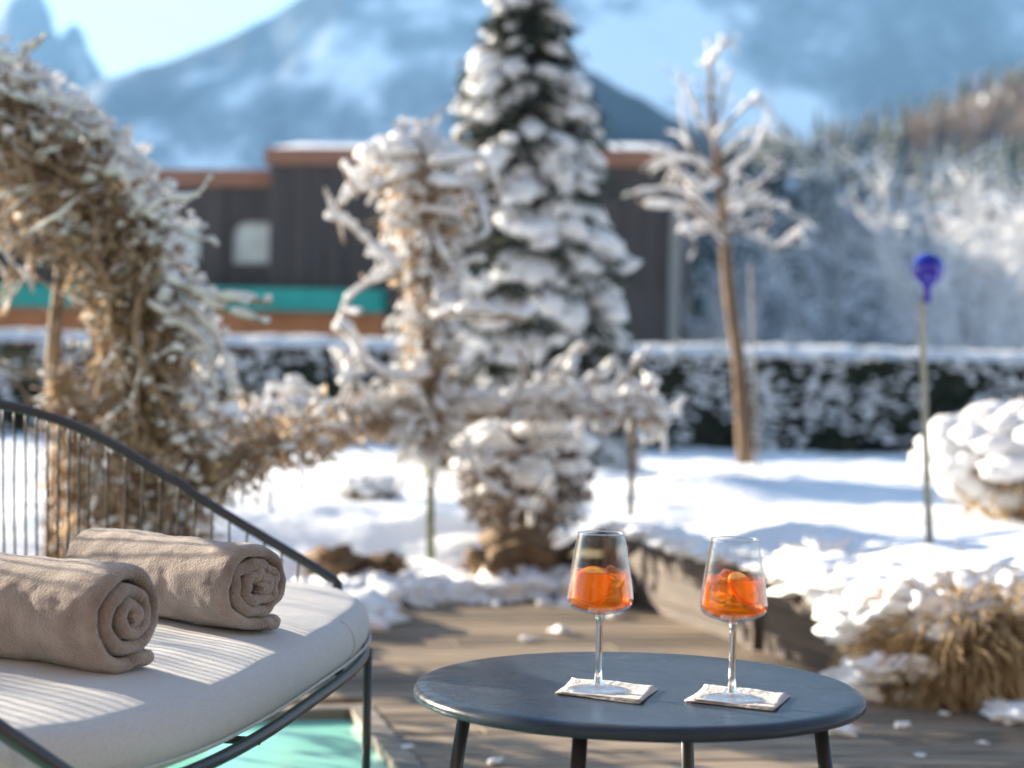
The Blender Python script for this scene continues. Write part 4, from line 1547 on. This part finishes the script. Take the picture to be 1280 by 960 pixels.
# --- frosted trees and shrubs beyond the hedge
def frosted(base, H, W, n, label, name='frosted_tree', m1=FROST, lean=0.0, r0=.05, spread=1.0, snow=.8, fine=5):
    root = empty(name, base)
    tag(root, label, 'tree', 'frosted trees beyond the hedge')
    tb, sb = MB(), MB()
    for k in range(n):
        a = uni(0, 2 * PI)
        sp_ = abs(gauss(0, .55)) * spread
        d = Vector((math.cos(a) * sp_ * W / H * 1.6, math.sin(a) * sp_ * W / H * 1.6, 1))
        L = H * uni(.65, 1.05) / max(1, d.length * .8)
        pts = walk(base + Vector((gauss(0, .05 * W), gauss(0, .05 * W), 0)), d, L, 9, .07, .02)
        tb.tube(pts, [r0 * (1 - .092 * i) for i in range(10)], 5)
        for i in range(3, 10):
            for _ in range(fine):
                t2 = walk(pts[i], rdir() + d.normalized() * .9, L * uni(.08, .26), 5, .15, .01)
                tb.tube(t2, [r0 * .22, r0 * .2, r0 * .18, r0 * .15, r0 * .1, r0 * .06], 4)
                if rnd() < snow: snow_on(sb, t2, r0 * .3, 1.0, 1.7, .8, 5)
    thing_parts(root, [(tb, 'branches', m1), (sb, 'snow', SNOWF)])
def base_at(px, d, z=.1):
    p = at(px, 480, d)
    return Vector((p.x, p.y, z))
frosted(base_at(1205, 22), 3.1, 1.7, 30, 'tall frosted tree with upswept pale branches behind the blue ball', r0=.026, snow=.6)
frosted(base_at(1305, 23), 3.0, 1.6, 18, 'frosted tree half out of sight at the right border', r0=.026, snow=.6)
frosted(base_at(905, 24), 1.9, 1.1, 20, 'low frosted bush glowing white behind the young tree trunk', 'frosted_bush', r0=.03, spread=1.3)
frosted(base_at(1040, 44), 6.2, 3.2, 20, 'hazy frosted tree in the middle of the gap above the hedge', r0=.07, fine=4, snow=.3, m1=SHADETWIG)
frosted(base_at(965, 58), 6.0, 3.2, 20, 'far frosted tree seen right of the young tree crown', r0=.09, fine=4, snow=.3, m1=SHADETWIG)
frosted(base_at(1110, 52), 7.0, 3.6, 20, 'far frosted tree between the gap and the tall pale tree', r0=.09, fine=4, snow=.3, m1=SHADETWIG)
frosted(base_at(1185, 62), 8.0, 4.0, 18, 'far frosted tree peeking over the tall pale tree', r0=.10, fine=4, snow=.3, m1=SHADETWIG)
frosted(base_at(1265, 56), 6.6, 3.6, 18, 'far frosted tree near the right border of the view', r0=.09, fine=4, snow=.3, m1=SHADETWIG)

# ------------------------------------------------------------------ building
GD = 21.0
bl = at(-260, 480, GD + 1.0)
brt = at(836, 480, GD - .4)
bldir = (Vector((brt.x, brt.y, 0)) - Vector((bl.x, bl.y, 0))).normalized()
BM = Matrix.Translation(Vector((brt.x, brt.y, 0))) @ Matrix.Rotation(math.atan2(bldir.y, bldir.x), 4, 'Z')
bld = empty('building', (brt.x, brt.y, 0))
tag(bld, 'long low building clad in dark boards with copper coloured eaves and turquoise band', 'building')
def wall_mat():
    m = mat('dark_boards', (0.05, 0.042, 0.042), 0.7, (0.085, 0.07, 0.065), 2.0, stretch=(9, 9, .3))
    return m
WALLM = wall_mat()
COPPER = mat('copper_fascia', (0.24, 0.105, 0.06), 0.6, (0.32, 0.15, 0.09), 4.0, stretch=(1, 1, 8))
TURQ = mat('turquoise_band', (0.0, 0.29, 0.24), 0.5, (0.01, 0.36, 0.30), 3.0)
BAND = mat('orange_boards', (0.36, 0.12, 0.035), 0.6, (0.46, 0.17, 0.06), 3.0)
def bz(px, py):  # height at the facade plane
    r = ray(px, py)
    p0 = Vector((brt.x, brt.y, 0))
    n_ = Vector((-bldir.y, bldir.x, 0))
    t = (p0 - CAM).dot(n_) / r.dot(n_)
    q = CAM + r * t
    return (q - p0).dot(bldir), q.z
x_step, _ = bz(348, 200)
_, z_hi = bz(560, 191)
_, z_lo = bz(260, 212)
_, z_tq1 = bz(240, 362)
_, z_tq0 = bz(240, 389)
_, z_ob0 = bz(240, 413)
x_l = -16.0
def wallseg(x0, x1, holes, z0, z1, y0=0.0, th=.25):
    """facade with rectangular openings, split in strips"""
    m = MB()
    xs = sorted(set([x0, x1] + [h[0] for h in holes] + [h[1] for h in holes]))
    for a, b in zip(xs, xs[1:]):
        hs = [h for h in holes if h[0] <= a + 1e-6 and h[1] >= b - 1e-6]
        zc = z0
        for h in sorted(hs, key=lambda q: q[2]):
            if h[2] > zc: m.box(a, b, y0, y0 + th, zc, h[2], BM)
            zc = h[3]
        m.box(a, b, y0, y0 + th, zc, z1, BM)
    return m
wins = []
for (p0, p1) in (((291, 277), (348, 330)), ((214, 275), (250, 326)), ((60, 262), (115, 325))):
    xa, za = bz(*p0)
    xb, zb_ = bz(*p1)
    wins.append((xa, xb, zb_, za))
ml = wallseg(x_l, x_step, wins, 0, z_lo - .2)
mh = MB()
mh.box(x_step + .003, 0, -.35, 6, 0, z_hi - .19, BM)
xx = x_l + .1
while xx < -.05:
    hi = xx > x_step + .05
    y0 = -.35 if hi else 0
    skip = any(w_[0] - .05 < xx < w_[1] + .05 for w_ in wins)
    if not skip: (mh if hi else ml).box(xx, xx + .045, y0 - .03, y0 - .002, z_tq1 + .05, (z_hi if hi else z_lo) - .21, BM)
    xx += .21
ml.build('wall', WALLM, bld, smooth=False)
mh.build('wall', WALLM, bld, smooth=False)
m = MB()
m.box(x_l, 0.0, 3.0, 6.0, 0, z_lo - .6, BM)
m.build('back_wall', WALLM, bld, smooth=False)
m = MB()
m.box(x_l, x_step - .004, -.06, 6.2, z_lo - .20, z_lo, BM)
m.build('eaves', COPPER, bld, smooth=False)
m = MB()
m.box(x_step - .05, .06, -.42, 6.3, z_hi - .19, z_hi, BM)
m.build('eaves', COPPER, bld, smooth=False)
# snow on the roof: lumpy slab
def roof_snow(x0, x1, y0, y1, z, h):
    m = MB()
    nx_, ny_ = int((x1 - x0) / .25), 12
    for j in range(ny_ + 1):
        for i in range(nx_ + 1):
            x, t = x0 + (x1 - x0) * i / nx_, j / ny_
            y = y0 + (y1 - y0) * t
            e = min(1, min(t, 1 - t) * 9, min(i, nx_ - i) * .5 + .2) ** .5
            m.v.append(BM @ Vector((x, y, z - .005 + h * e * (1 + .35 * fbm(Vector((x * .7, y * .7, z)), 3)))))
    for j in range(ny_):
        for i in range(nx_):
            k = j * (nx_ + 1) + i
            m.f.append((k, k + 1, k + nx_ + 2, k + nx_ + 1))
    return m
roof_snow(x_l, x_step - .2, -.05, 6.1, z_lo, .06).build('roof_snow', SNOW, bld)
roof_snow(x_step - .04, .05, -.41, 6.2, z_hi, .16).build('roof_snow', SNOW, bld)
# turquoise band and orange boards below it
xq = bz(492, 380)[0]
m = MB()
m.box(x_l, xq, -.75, -.36, z_tq0, z_tq1, BM)
m.build('awning', TURQ, bld, smooth=False)
m = MB()
m.box(x_l, xq, -.60, -.40, 0, z_tq0 - .003, BM)
m.build('plinth', BAND, bld, smooth=False)
# pale corner post
m = MB()
m.box(.003, .10, -.4, -.2, 0, z_hi - .28, BM)
m.build('corner_post', mat('pale_post', (.26, .25, .235), .6), bld, smooth=False)
# windows: frame, arched head, pane
PANE = mat('window_pane', (0.5, 0.56, 0.53), 0.12, (0.7, 0.74, 0.70), 3.0)
WFR = mat('window_frame', (0.5, 0.5, 0.48), 0.5)
for (xa, xb, za, zb2) in wins:
    m = MB()
    f_ = .035
    m.box(xa, xa + f_, .03, .1, za, zb2, BM)
    m.box(xb - f_, xb, .03, .1, za, zb2, BM)
    m.box(xa + f_, xb - f_, .03, .1, za, za + f_, BM)
    m.box(xa + f_, xb - f_, .03, .1, zb2 - f_, zb2, BM)
    wo = m.build('window', WFR, bld, smooth=False)
    m = MB()
    wd = (xb - xa)
    for sgn in (0, 1):
        vs, rr_ = [], wd * .32
        cx_ = xa if sgn == 0 else xb
        s_ = 1 if sgn == 0 else -1
        arc = [(cx_ + s_ * rr_ * (1 - math.cos(q)), zb2 - rr_ + rr_ * math.sin(q)) for q in [PI / 2 * k / 6 for k in range(7)]]
        pl = [(cx_, zb2)] + arc
        n_ = len(pl)
        for yy in (.012, .028):
            vs += [BM @ Vector((x, yy, z)) for x, z in pl]
        fs = [tuple(range(n_)), tuple(range(2 * n_ - 1, n_ - 1, -1))] + [(i, (i + 1) % n_, n_ + (i + 1) % n_, n_ + i) for i in range(n_)]
        m.add(vs, fs)
    m.build('arched_head', WALLM, bld, smooth=False)
    m = MB()
    m.box(xa + f_, xb - f_, .06, .075, za + f_, zb2 - f_, BM)
    po = m.build('pane', PANE, None, smooth=False)
    po.parent = wo
    po.matrix_parent_inverse = (Matrix.Translation(bld.location)).inverted() @ Matrix.Translation(bld.location)

# ------------------------------------------------------------------ mountains
def mtn_mat(name, rock_, snow_amt, scale, forest=(0.04, 0.06, 0.075), fam=.5, seed=0.0, stretch=(1, 1, 1)):
    m = bpy.data.materials.new(name)
    m.use_nodes = True
    nt = m.node_tree
    b = nt.nodes['Principled BSDF']
    b.inputs['Roughness'].default_value = .9
    b.inputs['Specular IOR Level'].default_value = .1
    tc = nt.nodes.new('ShaderNodeTexCoord')
    mp = nt.nodes.new('ShaderNodeMapping')
    mp.inputs['Location'].default_value = (seed, seed * .7, 0)
    mp.inputs['Scale'].default_value = stretch
    nt.links.new(tc.outputs['Object'], mp.inputs[0])
    n = nt.nodes.new('ShaderNodeTexNoise')
    n.inputs['Scale'].default_value = scale
    n.inputs['Detail'].default_value = 6
    n.inputs['Roughness'].default_value = .6
    nt.links.new(mp.outputs[0], n.inputs['Vector'])
    cr = nt.nodes.new('ShaderNodeValToRGB')
    e = cr.color_ramp.elements
    e[0].position, e[0].color = max(0, fam - .07), (*forest, 1)
    e[1].position, e[1].color = fam + .07, (.84, .87, .9, 1)
    x = e.new(fam)
    x.color = (*rock_, 1)
    nt.links.new(n.outputs['Fac'], cr.inputs[0])
    nt.links.new(cr.outputs[0], b.inputs['Base Color'])
    return m
def mountain(name, label, prof, d0, d1, z0, m, rough, ns, nx_=150, ny_=60, x_pad=0, seed=0.0, power=1.0):
    """slope rising from d0 to a crest at d1 whose skyline follows prof = [(pixel x, pixel y)]"""
    mb = MB()
    pxs = [p[0] for p in prof]
    xa, xb = pxs[0], pxs[-1]
    for j in range(ny_ + 1):
        t = j / ny_
        for i in range(nx_ + 1):
            px = xa + (xb - xa) * i / nx_
            crest = at(px, interp(px, prof), d1)
            # a column of the slope runs from the valley floor straight back to the crest
            foot = Vector((crest.x * (.35 + .65 * d0 / d1), d0, z0))
            y = foot.y + (crest.y - foot.y) * t
            x = foot.x + (crest.x - foot.x) * t
            z = z0 + (crest.z - z0) * (t ** power)
            amp = rough * math.sin(PI * min(1, t * 1.0)) ** .6 if 0 < t < 1 else 0
            k = ns
            z += amp * (fbm(Vector((x * k + seed, y * k, 0)), 5))
            z += rough * .12 * fbm(Vector((x * k * 6 + seed, y * k * 6, 4)), 3)
            mb.v.append(Vector((x, y, z)))
    # back side drops away
    for i in range(nx_ + 1):
        q = mb.v[ny_ * (nx_ + 1) + i]
        mb.v.append(Vector((q.x, q.y + (d1 - d0) * .8, z0)))
    for j in range(ny_ + 1):
        for i in range(nx_):
            k = j * (nx_ + 1) + i
            mb.f.append((k, k + 1, k + nx_ + 2, k + nx_ + 1))
    o = mb.build(name, m)
    return tag(o, label, 'mountain', kind='structure')
mountain('mountain', 'high snowy mountain wall in blue shade', [(-600, 330), (-100, 240), (60, 150), (135, 95), (200, 78), (270, 52), (330, 24), (385, -8), (450, -40), (560, -60), (760, -75), (1000, -75), (1300, -70), (1900, -60)], 1700, 2100, -3,
         mtn_mat('mountain_face', (.20, .23, .27), .5, .0045, fam=.545, seed=3.0), 45, .0035, 190, 80, seed=2.0)
mountain('mountain', 'distant blue rock spires at the head of the valley', [(-500, 40), (-200, 20), (-60, 40), (-10, 30), (15, -5), (45, -20), (62, 10), (72, 50), (88, 30), (100, 32), (115, 70), (135, 100), (180, 190)], 2300, 2900, -3,
         mtn_mat('spire_face', (.2, .2, .2), .5, .006, fam=.6, seed=8.0), 60, .004, 110, 40, seed=5.0)
mountain('mountain', 'dark wooded shoulder behind the conical spruce', [(560, 190), (640, 130), (700, 92), (740, 90), (790, 118), (850, 150), (920, 185), (1000, 240)], 500, 760, -3,
         mtn_mat('wooded_shoulder', (.03, .05, .05), .5, .02, fam=.68, seed=1.0), 12, .01, 70, 30, seed=7.0)
HILL = [(800, 232), (870, 205), (940, 186), (1020, 180), (1090, 168), (1150, 152), (1210, 124), (1280, 92), (1400, 40), (1700, -20)]
hill = mountain('hill', 'wooded hillside rising to the right', HILL, 110, 330, -2,
         mtn_mat('hill_floor', (.10, .10, .09), .5, .03, forest=(.06, .06, .055), fam=.5, seed=4.0), 4, .02, 110, 50, seed=4.0, power=1.1)
SN, ST = Vector((.568, .823, 0)), Vector((-.823, .568, 0))
mb = MB()  # added spur out of view, crest shaped to shade the far trees and hill
cr_ = [(24, 140, -2), (31, 146, 40), (41, 163, 49), (80, 200, 56), (181, 291, 77), (305, 400, 106), (420, 500, 60), (470, 540, -2)]
NS = 90
for i in range(NS + 1):
    ss = 24 + (470 - 24) * (i / NS) ** 1.6
    tt = lerp_tab(ss, [(a, b) for a, b, c in cr_])
    hh = lerp_tab(ss, [(a, c) for a, b, c in cr_])
    for j, (dt, fr_) in enumerate(((-95, 0), (-60, .4), (-25, .8), (0, 1), (40, .8), (90, .4), (150, 0))):
        sc_ = min(1, .25 + ss / 200)
        q = SN * ss + ST * (tt + dt * sc_)
        z = -3 + (hh + 3) * fr_ + (2.5 * noise.noise(q * .03) + 1.5 * noise.noise(q * .12) if fr_ else 0)
        mb.v.append(Vector((q.x, q.y, z)))
for i in range(NS):
    for j in range(6):
        k = i * 7 + j
        mb.f.append((k, k + 1, k + 8, k + 7))
tag(mb.build('hill', mtn_mat('shade_spur_floor', (.10, .10, .09), .5, .05, forest=(.05, .05, .045), fam=.55, seed=9.0)), 'unseen wooded spur added outside the left edge to shade the far trees', 'hill', kind='structure')
# woodland on the hill
tbk, con, brn, snw = MB(), MB(), MB(), MB()
def hill_point():
    i = random.randint(0, len(hill.data.vertices) - 112 * 1 - 1)
    q = hill.data.vertices[i].co
    return Vector((q.x + uni(-2, 2), q.y + uni(-2, 2), q.z))
for _ in range(1300):
    p = hill_point()
    h = uni(3, 6.5)
    if noise.noise(p * .02) < .25:
        # conifer: stacked ragged cones
        for k in range(4):
            z0 = p.z + h * (.12 + .2 * k)
            r0_ = h * .20 * (1 - k * .21)
            vs = []
            n_ = 7
            for q in range(n_):
                a = 2 * PI * q / n_ + k
                rr2 = r0_ * uni(.75, 1.2)
                vs.append(Vector((p.x + rr2 * math.cos(a), p.y + rr2 * math.sin(a), z0 + uni(-.2, .2))))
            vs.append(Vector((p.x, p.y, z0 + h * .32)))
            con.add(vs, [(q, (q + 1) % n_, n_) for q in range(n_)])
            if rnd() < .45:
                snw.blob(Vector((p.x + uni(-.3, .3) * r0_, p.y - r0_ * .5, z0 + h * .1)), r0_ * .5, r0_ * .4, h * .04, .3)
    else:
        # bare larch or birch: fan of thin branches
        for k in range(7):
            d = Vector((gauss(0, .28), gauss(0, .28), 1))
            pts = walk(p, d, h * uni(.7, 1), 4, .1)
            brn.tube(pts, [.16, .12, .09, .06, .03], 3)
            for q in pts[1:]:
                for _k in range(3):
                    t2 = walk(q, rdir() + Vector((0, 0, .8)), h * .22, 2, .2)
                    brn.tube(t2, [.07, .05, .02], 3)
tag(con.build('hillside_conifers', NEEDLE), 'dark conifers massed over the hillside', 'forest', kind='stuff')
tag(brn.build('hillside_bare_trees', mat('bare_wood', (.17, .12, .09), .9, (.30, .23, .18), .08)), 'brown leafless trees massed over the hillside', 'forest', kind='stuff')
tag(snw.build('hillside_snow', SNOWF), 'snow caught on the hillside conifers', 'snow', kind='stuff')

# ------------------------------------------------------------------ air
HZ = bpy.data.materials.new('haze')
HZ.use_nodes = True
nt = HZ.node_tree
nt.nodes.remove(nt.nodes['Principled BSDF'])
pvn = nt.nodes.new('ShaderNodeVolumePrincipled')
pvn.inputs['Color'].default_value = (.27, .56, 1.0, 1)
pvn.inputs['Density'].default_value = 0.00019
pvn.inputs['Anisotropy'].default_value = 0.1
nt.links.new(pvn.outputs[0], nt.nodes['Material Output'].inputs['Volume'])
mb = MB()
mb.box(-3200, 3200, -80, 4400, -5, 640)
hz = mb.build('haze', HZ, smooth=False)
tag(hz, 'thin blue winter haze in the valley', 'haze', kind='stuff')
